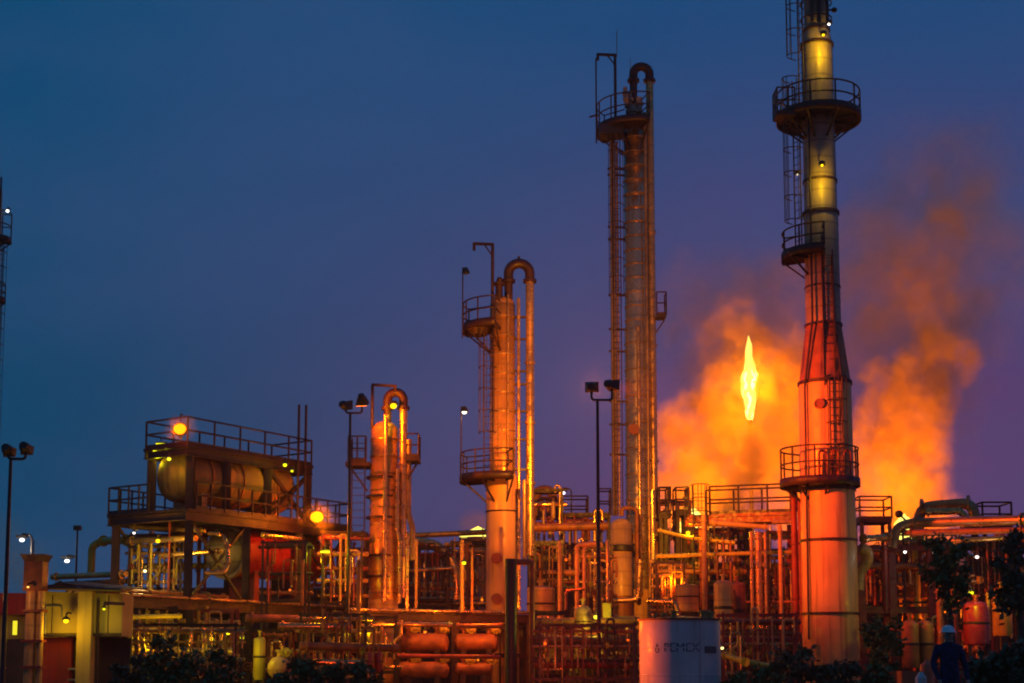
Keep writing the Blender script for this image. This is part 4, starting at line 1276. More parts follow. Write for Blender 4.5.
for args in (
    ('pipe manifold below the left pipe bridge, nearest the ochre building', 128, 176, 606, 672, 56.5, 7, 11, GOLD),
    ('pipe manifold below the left pipe bridge, under the brown vessel', 188, 232, 608, 676, 58, 7, 12, GOLD),
    ('pipe manifold behind the pinkish exchanger', 246, 300, 628, 678, 60, 9, 13, HOT),
    ('pipe manifold left of the small red drums', 304, 362, 632, 678, 60, 9, 14, HOT),
    ('pipe manifold between the short column and the orange drums', 366, 396, 615, 676, 60.5, 5, 15, HOT),
    ('pipe manifold above the stacked orange drums', 400, 500, 616, 636, 66, 12, 16, HOT, 2, .045),
    ('pipe manifold right of the goalpost pipe', 536, 566, 610, 680, 58, 6, 17, HOT, 3, .05),
    ('pipe manifold below the bulbous vessel', 568, 604, 630, 682, 56, 7, 18, HOT, 2, .05),
    ('pipe manifold left of the white storage tank', 606, 636, 629, 682, 55, 6, 19, HOT, 3, .05),
    ('dark pipe manifold behind the orange skirt, upper half', 530, 562, 488, 560, 74, 6, 20, HOT, 3, .08),
    ('pipe manifold behind the bent orange pipe pair', 562, 596, 512, 590, 76, 7, 21, HOT, 3, .08),
    ('pipe manifold right of the tall column under yellow light', 660, 690, 500, 585, 74, 7, 22, GOLD, 4, .07),
    ('pipe manifold behind the walkway posts', 690, 745, 530, 600, 73, 9, 23, GOLD, 3, .06),
    ('pipe manifold behind the bright vertical trio', 742, 796, 548, 640, 72, 8, 24, HOT, 3, .06),
    ('low pipe manifold right of the white storage tank', 728, 792, 628, 664, 58, 9, 25, HOT, 2, .045),
    ('pipe manifold below the red pipe bridge right of the stack', 862, 900, 612, 668, 64, 7, 26, HOT, 2, .05),
    ('pipe manifold above the red pipe bridge right of the stack', 864, 902, 548, 604, 68, 7, 27, HOT, 2, .06),
    ('pipe manifold in the frame behind the helmeted worker', 932, 990, 545, 610, 69, 9, 28, HOT, 3, .06),
    ('pipe manifold at the right edge behind the trees', 992, 1030, 540, 630, 66, 6, 29, HOT, 3, .06),
    ('pipe manifold under the vessel deck at its left end', 130, 200, 533, 598, 63, 9, 30, GOLD, 3, .06),
    ('pipe manifold under the vessel deck at its right end', 305, 366, 532, 602, 67.5, 8, 31, HOT, 3, .06),
    ('pipe manifold behind the pipes joining the two columns', 414, 486, 552, 606, 78, 10, 32, HOT, 3, .06),
    ('low pipe manifold behind the worker', 930, 985, 618, 668, 62, 8, 33, HOT, 2, .06),
    ('tall thin pipe manifold right of the short column foot', 418, 448, 545, 608, 69, 7, 43, DIM, 4, .045),
    ('tall thin pipe manifold left of the orange skirt', 452, 486, 540, 608, 70.5, 7, 44, HOT, 4, .045),
    ('thin pipe manifold between the goalpost pipe and the pale vertical pipe', 535, 562, 540, 612, 68, 8, 45, DIM, 5, .05),
    ('thin pipe manifold under the floodlight mast in the centre', 586, 612, 545, 620, 66, 8, 46, HOT, 5, .045),
    ('thin pipe manifold between the tall column foot and the white tank', 657, 684, 560, 618, 66, 8, 47, GOLD, 5, .045),
    ('thin dim pipe manifold under the walkway', 694, 748, 520, 586, 70, 12, 48, DIM, 5, .05),
    ('thin pipe manifold close left of the stack', 770, 797, 530, 655, 65.5, 7, 49, HOT, 6, .05),
    ('thin pipe manifold just right of the stack', 858, 884, 545, 610, 64.5, 7, 50, DIM, 4, .045),
    ('thin pipe manifold under the expansion loop at right', 905, 960, 530, 606, 63.5, 12, 51, HOT, 5, .045),
    ('thin pipe manifold at the right edge under the long pipes', 962, 1028, 535, 612, 62.5, 13, 52, DIM, 5, .045),
    ('thin pipe manifold in the bay under the left end of the vessel deck', 128, 182, 536, 600, 60.8, 10, 53, GOLD, 5, .04),
    ('thin pipe manifold in front of the red drum', 262, 306, 540, 604, 59.3, 7, 54, DIM, 3, .035),
    ('thin pipe manifold right of the red drum under the long sodium lamp', 322, 362, 530, 606, 62, 8, 55, HOT, 5, .045),
    ('front pipe manifold at lower left under the pipe bridge end', 126, 236, 622, 684, 51.5, 16, 56, GOLD, 4, .035),
    ('front pipe manifold at lower centre left under the pipe bridge', 300, 366, 612, 684, 56.5, 12, 57, HOT, 5, .04),
    ('front pipe manifold between goalpost pipe and white tank', 540, 634, 622, 684, 52, 16, 58, DIM, 4, .035),
    ('front pipe manifold between white tank and stack', 724, 796, 612, 684, 56, 14, 59, HOT, 5, .04)):
    manifold(*args)

# pipe loop and railed platform in the middle background
pipe('dark pipe loop on the skyline right of the middle column', [PT(536, 520, 78), PT(536, 490, 78), PT(553, 490, 78), PT(554, 520, 78)], .26, 'rust', fil=.7)
pipe('smaller pipe loop nested inside the dark skyline loop', [PT(541, 520, 77), PT(541, 498, 77), PT(548, 498, 77), PT(548, 520, 77)], .12, 'rust', fil=.35)
def small_platform(label, px0, px1, y, d, dep=1.6, h=1.1, mt='steel'):
    a, b = PT(px0, y, d), PT(px1, y, d)
    t = thing('platform', label, 'platform', Vector(((a.x + b.x) / 2, d, 0)))
    m = MB(); m.box(((a.x + b.x) / 2, d + dep / 2, a.z - .08), (b.x - a.x, dep, .16)); m.build('deck', M[mt], t)
    m = MB(); railing(m, [Vector((a.x, d + dep, a.z)), a, b, Vector((b.x, d + dep, a.z)), Vector((a.x, d + dep, a.z))], h, 1.1, .045); m.build('railing', M[mt], t)
    for x in (a.x + .1, b.x - .1):
        for y_ in (d + .1, d + dep - .1):
            m = MB(); m.ibeam((x, y_, 0), (x, y_, a.z - .17), .16, .16); m.build('post', M[mt], t)
    return t
small_platform('railed platform on the skyline beside the small white lamp', 560, 588, 517, 78)
small_platform('dark railed platform on the skyline just right of the stack', 860, 892, 519, 72)
small_platform('purple tinted railed platform at the right skyline', 983, 1012, 527, 66)
small_platform('railed platform at the right foot of the tall column', 659, 668, 515, 70.5, 1.0, 1.3)
small_platform('railed platform on the skyline left of the tall slim column', 599, 611, 515, 79, 1.2, 1.4)
small_platform('railed platform on the skyline right of the walkway ladder', 676, 688, 512, 72, 1.2, 1.2)
m = MB(); p = PT(899, 514, 70); m.ball(p, .2, (1, .7, .9)); m.tube([p, Vector((p.x + .5, p.y, p.z - .5)), Vector((p.x + .5, p.y, 0))], .05, 6)
tag(m.build('siren_post', M['black'], None, (p.x + .5, p.y, 0)), 'small dark siren on a post against the glow right of the stack', 'siren')

# ================================================================== PROCESS SHEDS BEHIND
def shed(label, px0, px1, ytop, d, dep=6.0, mt='cladding', louvres=2):
    a, b = PT(px0, ytop, d), PT(px1, ytop, d)
    h = a.z; cx = (a.x + b.x) / 2
    t = thing('process_shed', label, 'shed', Vector((cx, d, 0)))
    m = MB()
    n = max(4, int((b.x - a.x) / .3))
    for i in range(n):
        x0 = a.x + (b.x - a.x) * i / n; x1_ = a.x + (b.x - a.x) * (i + 1) / n
        xm0, xm1 = x0 + (x1_ - x0) * .4, x0 + (x1_ - x0) * .55
        pts = [(x0, d), (xm0, d), (xm1, d - .06), (x1_ - .02, d - .06), (x1_, d)]
        for (pa, pb) in zip(pts[:-1], pts[1:]):
            n0 = len(m.v); m.v += [Vector((*pa, 0)), Vector((*pb, 0)), Vector((*pb, h)), Vector((*pa, h))]; m.face([n0, n0 + 1, n0 + 2, n0 + 3])
    m.box((cx, d + dep / 2 + .05, h / 2), (b.x - a.x - .02, dep, h - .02))
    m.build('wall', M[mt], t)
    m = MB(); m.hull8([(a.x - .2, d - .3, h), (b.x + .2, d - .3, h), (b.x + .2, d + dep + .3, h + .3), (a.x - .2, d + dep + .3, h + .3), (a.x - .2, d - .3, h + .12), (b.x + .2, d - .3, h + .12), (b.x + .2, d + dep + .3, h + .42), (a.x - .2, d + dep + .3, h + .42)]); m.build('roof', M['roof'], t)
    for k in range(louvres):
        x = a.x + (b.x - a.x) * (k + .5) / louvres; wdt = (b.x - a.x) / louvres * .5
        m = MB()
        for j in range(6):
            m.box((x, d - .12, h * .55 + j * h * .05), (wdt, .08, h * .022))
        m.build('louvre', M['red'], t)
    return t
shed('long dark red shed far behind the left pipe bridge', 96, 360, 590, 84)
shed('dark louvred shed behind the pipes between two columns', 395, 478, 556, 86)
shed('dark red shed behind the centre pipework', 528, 606, 545, 88)
shed('dark shed behind the walkway left of the stack', 655, 806, 566, 84)
shed('dark shed behind the pipe bundle at right', 862, 1060, 560, 82)
shed('low dark shed at the far left behind the ochre building', -60, 96, 596, 80)
shed('low dark shed behind the orange drums below the centre bridge', 358, 532, 622, 82, 5, 'cladding', 4)
shed('low dark shed behind the white storage tank', 600, 662, 600, 88, 5, 'cladding', 1)
# ================================================================== LEFT BUILDING
BD = 48.0
def bx_(px): return PT(px, 620, BD).x
def bz_(py): return ZZ(py, BD)
t = thing('plant_building', 'low ochre walled building with a tan pillar at bottom left', 'building', Vector((bx_(70), BD, 0)))
m = MB()
m.hull8([(bx_(38), BD, bz_(636)), (bx_(122), BD, bz_(636)), (bx_(122), BD + 1.4, bz_(636)), (bx_(38), BD + 1.4, bz_(636)), (bx_(38), BD, bz_(591)), (bx_(122), BD, bz_(594)), (bx_(122), BD + 1.4, bz_(594)), (bx_(38), BD + 1.4, bz_(591))])
m.build('wall', M['stucco'], t)
m = MB(); m.box(((bx_(36) + bx_(65)) / 2, BD + .9, bz_(636) / 2 - .01), (bx_(65) - bx_(36), .2, bz_(636) - .03)); m.build('red_panel', M['red_wall'], t)
m = MB(); m.box(((bx_(38) + bx_(122)) / 2, BD + 1.3, bz_(636) / 2 - .01), (bx_(122) - bx_(38), .2, bz_(636) - .03)); m.build('rear_wall', M['cladding'], t)
m = MB(); m.box((bx_(87), BD - .06, bz_(592) / 2), (bx_(94) - bx_(80), .5, bz_(592))); m.build('pillar', M['stucco'], t)
m = MB()
m.hull8([(bx_(34), BD - .5, bz_(590)), (bx_(66), BD - .5, bz_(586)), (bx_(66), BD + 1.9, bz_(580)), (bx_(34), BD + 1.9, bz_(584)), (bx_(34), BD - .5, bz_(588)), (bx_(66), BD - .5, bz_(584)), (bx_(66), BD + 1.9, bz_(578)), (bx_(34), BD + 1.9, bz_(582))])
m.hull8([(bx_(66.2), BD - .5, bz_(586)), (bx_(126), BD - .5, bz_(592)), (bx_(126), BD + 1.9, bz_(586)), (bx_(66.2), BD + 1.9, bz_(580)), (bx_(66.2), BD - .5, bz_(584)), (bx_(126), BD - .5, bz_(590)), (bx_(126), BD + 1.9, bz_(584)), (bx_(66.2), BD + 1.9, bz_(578))])
m.build('roof', M['roof'], t)
m = MB(); m.cyl((bx_(99), BD - .12, .05), (bx_(99), BD - .12, bz_(600)), .045, 8); m.build('downpipe', M['steel'], t)
m = MB(); m.bar((bx_(110), BD - .7, bz_(604)), (bx_(124), BD - .1, bz_(604)), .10); m.build('bracket', M['black'], t)
for k in range(3):
    m = MB(); m.box((bx_(72), BD + .7, .4 + k * .35), (.5, .3, .06)); m.build('shelf', M['galv'], t)

t_b = bpy.data.objects['plant_building']
m = MB(); m.tube(fillet([(bx_(46), BD - .05, bz_(634)), (bx_(46), BD - .05, bz_(606)), (bx_(62), BD - .05, bz_(606)), (bx_(62), BD - .05, bz_(617))], .08), .025, 6); m.build('conduit', M['galv'], t_b)
m = MB(); m.tube([(bx_(36), BD - .55, bz_(588.5)), (bx_(125), BD - .55, bz_(591))], .06, 8); m.build('gutter', M['roof'], t_b)
for px in (52, 108):
    m = MB(); m.box((bx_(px), BD - .008, (bz_(594) + bz_(636)) / 2), (.025, .02, bz_(596) - bz_(635.5))); m.build('panel_joint', M['roof'], t_b)
m = MB(); m.box(((bx_(38) + bx_(122)) / 2, BD - .03, bz_(636) + .05), (bx_(122) - bx_(38), .05, .09)); m.build('drip_edge', M['roof'], t_b)
t = thing('gatehouse', 'small red roofed gatehouse with a lit yellow window at the left edge', 'building', Vector((bx_(5), BD + 1, 0)))
m = MB(); m.box(((bx_(-30) + bx_(23)) / 2, BD + 3.0, bz_(614) / 2), (bx_(23) - bx_(-30), 4, bz_(614))); m.build('wall', M['stucco'], t)
m = MB(); m.box(((bx_(-32) + bx_(25)) / 2, BD + 2.9, (bz_(592) + bz_(614)) / 2), (bx_(25) - bx_(-32), 4.6, bz_(592) - bz_(614))); m.build('roof', M['red_wall'], t)
m = MB(); m.box(((bx_(3) + bx_(8)) / 2, BD + .98, bz_(627)), (bx_(8) - bx_(2.6), .05, .5)); fr = m.build('window', M['steel'], t)
m = MB(); m.box(((bx_(3) + bx_(8)) / 2, BD + .94, bz_(627)), (bx_(7.6) - bx_(3.2), .03, .46)); m.build('pane', lens_mat((1, .85, .03), 1.0), fr)
m = MB(); m.box((bx_(9), BD + .97, bz_(662)), (.9, .06, 1.5)); m.build('door', M['roof'], t)
m = MB(); p = Vector((bx_(11), BD - 1.2, 0)); m.box((p.x, p.y, .55), (.42, .34, 1.1)); m.box((p.x, p.y, 1.12), (.5, .42, .06))
tag(m.build('litter_bin', M['orange'], None, p), 'orange bin standing in front of the gatehouse', 'bin')

FDP = 47.0
fx = PT(35, 600, FDP).x
def fz(py): return ZZ(py, FDP)
t = thing('flue_pier', 'rust red square flue with flared cap and twin pipes at far left', 'flue', Vector((fx, FDP, 0)))
m = MB(); m.box((fx, FDP, (fz(558) + fz(590)) / 2), (.58, .6, fz(558) - fz(590))); m.build('duct', M['rust'], t)
m = MB()
a = .40
m.hull8([(fx - .29, FDP - .3, fz(562)), (fx + .29, FDP - .3, fz(562)), (fx + .29, FDP + .3, fz(562)), (fx - .29, FDP + .3, fz(562)), (fx - a, FDP - a, fz(555)), (fx + a, FDP - a, fz(555)), (fx + a, FDP + a, fz(555)), (fx - a, FDP + a, fz(555))]); m.build('cap', M['roof'], t)
for dx, r in ((-.11, .17), (.19, .11)):
    m = MB(); m.cyl((fx + dx, FDP, .0), (fx + dx, FDP, fz(590)), r, 14); m.build('pipe', M['paint'], t)
for y in (590, 611, 641, 667):
    m = MB(); m.box((fx, FDP, fz(y)), (.66, .5, .07)); m.build('clamp', M['red'], t)
m = MB(); m.tube([(fx - .1, FDP, fz(556)), (fx - .1, FDP, fz(540))], .02, 5); m.build('lightning_rod', M['steel'], t)

t = thing('slim_column', 'slim far column with a round platform cut by the left frame edge', 'column', Vector((PT(-10, 300, 85).x, 85, 0)))
c = Vector((PT(-10, 300, 85).x, 85, 0))
m = MB(); m.lathe(c, [(.55, 0), (.52, ZZ(345, 85)), (.45, ZZ(190, 85)), (0, ZZ(182, 85))], n=24); m.build('shell', M['grey'], t)
round_platform(t, c, ZZ(240, 85), .46, 1.05, 200, 380, 1.6, M['black'], M['black'])
round_platform(t, c, ZZ(300, 85), .48, .85, 200, 380, .9, M['black'], M['black'])
ladder(t, (c.x + .58, 84.6), .5, ZZ(240, 85), (.6, -1), True, .4, M['black'])
m = MB(); m.tube([(c.x + .55, 84.5, ZZ(240, 85)), (c.x + .55, 84.5, ZZ(180, 85))], .06, 6); m.build('riser', M['black'], t)

m = MB(); p = PT(76, 575, 70); m.tube([Vector((p.x, 70, 0)), Vector((p.x, 70, ZZ(529, 70)))], [.07, .045], 8); m.box((p.x, 70, ZZ(528, 70)), (.32, .3, .22))
tag(m.build('camera_mast', M['black'], None, Vector((p.x, 70, 0))), 'thin dark camera mast on the skyline between two white lamps', 'mast')

# white lamps on slim street poles at the far left
for lab, px, py, d in (('white street lamp on a slim pole at far left beside the floodlight mast', 22, 540, 75), ('white street lamp on the skyline above the ochre building roof', 67, 561, 78), ('white street lamp on the skyline right of the middle column', 563, 493, 90)):
    p = PT(px, py, d)
    t = thing('street_lamp', lab, 'street lamp', Vector((p.x + .25, d, 0)), 'white street lamps on the skyline')
    m = MB(); m.tube(fillet([Vector((p.x + .5, d, 0)), Vector((p.x + .5, d, p.z + .25)), Vector((p.x, d, p.z + .3))], .3), .05, 8); m.build('pole', M['steel'], t)
    m = MB(); m.box(p + Vector((0, 0, .18)), (.55, .3, .12)); h = m.build('lamp_head', M['black'], t)
    m = MB(); m.ball(p, .11, (1.2, 1, .8), 12, 8); m.build('lens', lens_mat((.95, .95, 1), 3.5), h)
    point_light(h, p + Vector((0, -.2, -.4)), (1, .85, .6), 420 if px == 22 else 25, .15)

# ================================================================== LIT WORK LIGHTS AND ADDED LAMPS
WL = work_light
WL('round bright sodium floodlight on the roof deck corner of the brown vessel', 180, 429, 57.7, (1, .17, .002), 4.6, .28, 210, (0, -.5, -.1), square=True)
WL('large bright sodium floodlight on the lower deck right of the brown vessel', 317, 517, 62.0, (1, .17, .002), 4.6, .31, 1000, (0.1, -.45, -.05), square=True)
WL('lime lamp under the roof deck at the left end of the brown vessel, lower one', 155, 451, 59.0, LIME, 2.2, .12, 40, (0.1, .1, -.4))
WL('lime strip lamp under the roof deck at the left end of the brown vessel', 161, 444, 58.9, LIME, 1.8, .13, 60, (.2, .1, -.5), long=True)
WL('twin looking lime lamp on the dished end of the brown vessel', 169, 459, 57.9, (1, .8, .03), 1.8, .12, 45, (0.1, -.1, -.4))
WL('lime lamp at the right end of the brown vessel', 285, 465, 61.6, LIME, 2.2, .12, 50, (-.2, -.25, -.45))
WL('small lime lamp right of the one at the vessel end', 292, 471, 61.9, LIME, 1.6, .09, 20, (0, -.3, -.3))
WL('yellow lamp on the upper pipe below the left end of the vessel deck', 158, 541, 58.5, YELLOW, 3, .12, 330)
WL('small warm white lamp low under the left end of the vessel deck', 145, 571, 58.5, (1, .75, .3), 4, .09, 220)
WL('tiny white lamp at the leftmost post under the vessel deck', 134, 533, 57.5, (1, .85, .8), 4, .07, 6)
WL('yellow lamp below the left pipe bridge', 164, 640, 53, YELLOW, 3, .11, 360)
WL('green yellow lamp below the pipe bridge above the yellow pot', 242, 638, 53.5, LIME, 2, .10, 220)
WL('lime bar lamp right of the red drum under the vessel deck', 325, 552, 60.5, LIME, 3, .12, 300, long=True)
WL('lime lamp left of the orange skirt of the middle column', 464, 563, 62, LIME, 2.5, .12, 120)
WL('yellow lamp glowing inside the pipe loop of the short column', 393.5, 406, 63.4, YELLOW, 2.2, .20, 30, (0, .1, -.3), bracket=False)
WL('yellow lamp low beside the short column foot', 369, 632, 58, YELLOW, 2.5, .12, 190)
WL('added bright yellow lamp in the centre beside the bulbous vessel', 596, 617, 56, (1, .8, .03), 2.5, .13, 260, (0.1, -.5, 0))  # lamp added to light the pipework and the tank from the left
WL('yellow lamp under the left end of the walkway', 688, 533, 68, YELLOW, 2.5, .14, 436)
WL('yellow lamp above the red vessel at right', 971, 593, 57, LIME, 3, .13, 230)
WL('yellow lamp just right of the white tank at ground level', 722, 648, 50, (1, .8, .25), 3, .08, 30)
WL('orange lamp peeking in at the right edge behind the trees', 1021, 592, 60, SODIUM, 3, .12, 120)
WL('small white lamp in the pipe frame at right, left one', 905, 552, 60.5, (1, .8, .7), 4, .09, 20)
WL('small white lamp in the pipe frame at right, middle one', 934, 552, 60, (1, .9, .8), 2.5, .10, 15)
WL('small white lamp in the pipe frame at right, right one', 977, 557, 59, (1, .8, .7), 4, .10, 30)
WL('wall lamp with a black shade glowing on the ochre building', 66, 621, 47.4, (1, .66, .006), 2.2, .12, 105, (-.05, -.30, -.25))
WL('added dim lime lamp under the eaves at the right end of the ochre building', 104, 609, 47.2, LIME, 1.6, .07, 42, (0, -.3, -.2))  # lamp added to spread dim yellow light along the wall
WL('tiny warm lamp on the flue clamp at far left', 28, 587, 46.5, (1, .35, .06), 4, .05, 90, (-.6, -.8, -.3))
WL('pale lamp on the slim far column at the left edge', 7.5, 211, 84.3, (1, .95, .85), 5, .12, 10)
WL('added sodium lamp above the stacked orange drums', 425, 632, 60, SODIUM, 3, .08, 110)  # lamp added to bring out the upper drums
WL('added sodium lamp between the two right hand orange drums', 478, 660, 59, SODIUM, 2.5, .07, 90)  # lamp added to light the lower drums
WL('added sodium lamp low below the bent pipe pair', 545, 644, 45.4, DEEP, 2, .06, 1500)  # lamp added to turn the white tank's left side orange
WL('added sodium lamp behind the white tank lighting its left side', 628, 640, 46.5, DEEP, 2, .06, 200, (-.6, 0, .4))  # lamp added close behind the tank for its lit left edge
WL('added sodium lamp in the pipework beside the bright vertical trio', 742, 620, 61.5, SODIUM, 2, .08, 638)  # hidden lamp added to brighten the trio and the stack's left
WL('added sodium lamp under the red pipe bridge right of the stack', 900, 640, 66, SODIUM, 2, .08, 614)  # hidden lamp added for the pipework right of the stack
WL('added sodium lamp behind the helmeted worker', 945, 612, 64, SODIUM, 2, .07, 330)  # hidden lamp added to light the pipes at right
WL('added sodium lamp on the skyline frame right of the middle column', 566, 560, 60, DEEP, 2, .08, 864)  # hidden lamp added to brighten the centre pipework
WL('added sodium lamp behind the foot of the tall column', 672, 580, 66, SODIUM, 2, .08, 302)  # hidden lamp added to lift the column foot
WL('added sodium lamp in front of the foot of the short column', 388, 596, 60.8, SODIUM, 2, .07, 705)  # hidden lamp added to light the short column from low down
WL('added sodium lamp between the orange skirt and the goalpost pipe', 482, 600, 61.5, SODIUM, 2, .07, 1147)  # hidden lamp added to make the orange skirt brighter
WL('added sodium lamp low inside the red drum bay', 290, 590, 57.5, (1, .14, .006), 2, .07, 110)  # lamp added to light the drum bay

# ================================================================== WORKER
def loft(sections, n=16):
    # sections: list of (center, rx, ry, tilt) ; closed continuous surface
    return sections
wd = 27.0
wp = PT(948, 640, wd); wx = wp.x
t = thing('person', 'person in dark navy coveralls and a white hard hat, standing at lower right', 'person', Vector((wx, wd, 0)))
verts = [(0, 0, .95), (0, .0, 1.18), (0, .0, 1.40), (0, -.01, 1.51), (0, -.03, 1.62), (0, -.03, 1.72),
         (-.10, 0, .90), (-.13, -.02, .50), (-.14, .02, .09), (-.15, -.12, .05),
         (.10, 0, .90), (.12, -.03, .50), (.15, .02, .09), (.17, -.12, .05),
         (-.20, 0, 1.42), (-.28, .02, 1.14), (-.24, -.12, .92), (-.22, -.18, .84),
         (.20, 0, 1.42), (.29, .02, 1.14), (.30, -.08, .90), (.30, -.12, .81)]
rad = [.17, .165, .175, .062, .085, .08, .11, .078, .055, .05, .11, .078, .055, .05, .085, .062, .045, .042, .085, .062, .045, .042]
edges = [(0, 1), (1, 2), (2, 3), (3, 4), (4, 5), (0, 6), (6, 7), (7, 8), (8, 9), (0, 10), (10, 11), (11, 12), (12, 13), (2, 14), (14, 15), (15, 16), (16, 17), (2, 18), (18, 19), (19, 20), (20, 21)]
for side, wr in ((-1, 17), (1, 21)):      # fingers and thumb
    w0 = Vector(verts[wr])
    for k in range(4):
        b0 = len(verts)
        o_ = Vector(((k - 1.5) * .006 * side, (k - 1.5) * .019, 0))
        verts += [tuple(w0 + o_ + Vector((0, -.01, -.055))), tuple(w0 + o_ + Vector((0, -.02, -.085 - .006 * (1.5 - abs(k - 1.5))))), tuple(w0 + o_ + Vector((-.012 * side, -.02, -.110)))]
        rad += [.0105, .009, .008]
        edges += [(wr, b0), (b0, b0 + 1), (b0 + 1, b0 + 2)]
    b0 = len(verts)
    verts += [tuple(w0 + Vector((-.01 * side, -.045, -.025))), tuple(w0 + Vector((-.015 * side, -.058, -.055)))]
    rad += [.012, .009]
    edges += [(wr, b0), (b0, b0 + 1)]
me = bpy.data.meshes.new('body')
me.from_pydata(verts, edges, [])
ob = bpy.data.objects.new('body_tmp', me); COL.objects.link(ob)
sk = ob.modifiers.new('Skin', 'SKIN')
for i, sv in enumerate(me.skin_vertices[0].data):
    sv.radius = (rad[i], rad[i] * (.72 if i in (0, 1, 2) else 1)); sv.use_root = (i == 0)
ss = ob.modifiers.new('Sub', 'SUBSURF'); ss.levels = 2; ss.render_levels = 2
dg = bpy.context.evaluated_depsgraph_get(); dg.update()
body = bpy.data.meshes.new_from_object(ob.evaluated_get(dg))
bpy.data.objects.remove(ob)
body.name = 'body'
body.materials.clear()
M['navy'] = material('navy_cloth', (0.012, 0.018, 0.055), .85, 0, .5, 11.0, bump=.6)
M['skin'] = material('skin', (0.42, 0.24, 0.16), .5, 0, .1, 12.0)
M['boot'] = material('boot_leather', (0.02, 0.016, 0.014), .6)
M['hat'] = material('white_hard_hat', (0.78, 0.78, 0.76), .3, 0, .04)
for k in ('navy', 'skin', 'boot'): body.materials.append(M[k])
for p in body.polygons:
    z, x = p.center.z, abs(p.center.x)
    p.use_smooth = True
    p.material_index = 1 if (z > 1.53 or (x > .2 and z < .855)) else (2 if z < .12 and x < .2 + .1 else 0)
bo = bpy.data.objects.new('body', body); COL.objects.link(bo); bo.parent = t
hc = Vector((wx, wd - .035, 1.66))
m = MB(); m.ball(hc + Vector((0, .01, 0)), .105, (.80, .95, 1.15), 20, 14)     # face and skull
m.ball(hc + Vector((0, -.102, -.015)), .018, (.8, 1.0, 1.3), 8, 6)
for sx in (-1, 1):
    m.ball(hc + Vector((.088 * sx, .02, -.01)), .024, (.5, .8, 1.3), 8, 6)
m.build('head', M['skin'], t)
m = MB()
for sx in (-1, 1):
    m = MB(); m.ball(hc + Vector((.032 * sx, -.090, .022)), .011, (1.2, .6, .7), 8, 6); m.build('eye', M['boot'], t)
m = MB(); m.bar(hc + Vector((-.022, -.094, -.06)), hc + Vector((.022, -.094, -.06)), .008); m.build('mouth', M['boot'], t)
m = MB(); m.lathe(hc + Vector((0, .015, .045)), [(.150, 0), (.150, .012), (.118, .018), (.112, .06), (.085, .105), (.045, .125), (0, .13)], n=24)
m.hull8([hc + Vector(q) for q in ((-.07, -.19, .040), (.07, -.19, .040), (.10, -.10, .045), (-.10, -.10, .045), (-.07, -.19, .050), (.07, -.19, .050), (.10, -.10, .058), (-.10, -.10, .058))])
m.build('hard_hat', M['hat'], t)
m = MB(); m.lathe(Vector((wx, wd, 1.46)), [(.10, 0), (.095, .05), (.075, .075)], n=18); m.build('collar', M['navy'], t)

# ================================================================== TREES AND BUSHES
def leaves(center, radii, n, size, seed, mat, name, root=None, holes=.45, hang=.3):
    rnd = random.Random(seed)
    m = MB()
    cl = []
    for _ in range(max(6, n // 70)):
        while True:
            p = Vector((rnd.uniform(-1, 1), rnd.uniform(-1, 1), rnd.uniform(-1, 1)))
            if .2 < p.length < 1.12: break
        cl.append((p, rnd.uniform(.10, .32)))
    while len(m.f) < n:
        c_, rr = rnd.choice(cl)
        q = c_ + Vector((rnd.gauss(0, 1), rnd.gauss(0, 1), rnd.gauss(0, .8))) * rr * .62
        p = center + Vector((q.x * radii[0], q.y * radii[1], q.z * radii[2]))
        if p.z < .02: continue
        d = Vector((rnd.gauss(0, 1), rnd.gauss(0, 1), rnd.gauss(-hang, .7))).normalized()
        u, v = perp(d)
        a = rnd.uniform(0, PI)
        s_ = u * math.cos(a) + v * math.sin(a)
        L_ = size * rnd.uniform(.4, 1.6); W_ = L_ * .32
        n0 = len(m.v)
        m.v += [p, p + d * L_ * .5 + s_ * W_, p + d * L_, p + d * L_ * .5 - s_ * W_]
        m.face([n0, n0 + 1, n0 + 2, n0 + 3])
    return m.build(name, mat, root)
def tree(label, px, y0, y1, rpx, d, seed, mat):
    ct, cb = PT(px, y0, d), PT(px, y1, d)
    cz = (ct.z + cb.z) / 2; rz_ = (ct.z - cb.z) / 2
    t = thing('tree', label, 'tree', Vector((ct.x, d, 0)))
    rnd = random.Random(seed)
    m = MB()
    m.tube([(ct.x + .1, d, 0), (ct.x + .15, d + .05, cb.z * .5), (ct.x, d, cb.z + rz_ * .5), (ct.x + .05, d, cz + rz_ * .3)], [.15, .12, .09, .03], 10)
    for k in range(7):
        a = rnd.uniform(0, 2 * PI); z = cb.z + rz_ * rnd.uniform(-.1, .8); rr = rpx * MPX(d) * rnd.uniform(.4, .8)
        m.tube([(ct.x, d, z), (ct.x + rr * .5 * math.cos(a), d + rr * .5 * math.sin(a), z + rz_ * .25), (ct.x + rr * math.cos(a), d + rr * math.sin(a), z + rz_ * .6)], [.05, .035, .012], 6)
    m.build('trunk', M['bark'], t)
    leaves(Vector((ct.x, d, cz)), (rpx * MPX(d), rpx * MPX(d), rz_), 2000, .15, seed, mat, 'crown', t)
    return t
tree('dark leafy tree behind the worker at right', 945, 532, 604, 21, 46, 3, M['leaf'])
tree('tall dark tree at the right edge of the picture', 1015, 536, 612, 22, 42, 4, M['leaf_dry'])
tree('low dark tree right of the stack foot', 880, 606, 672, 17, 50, 9, M['leaf'])
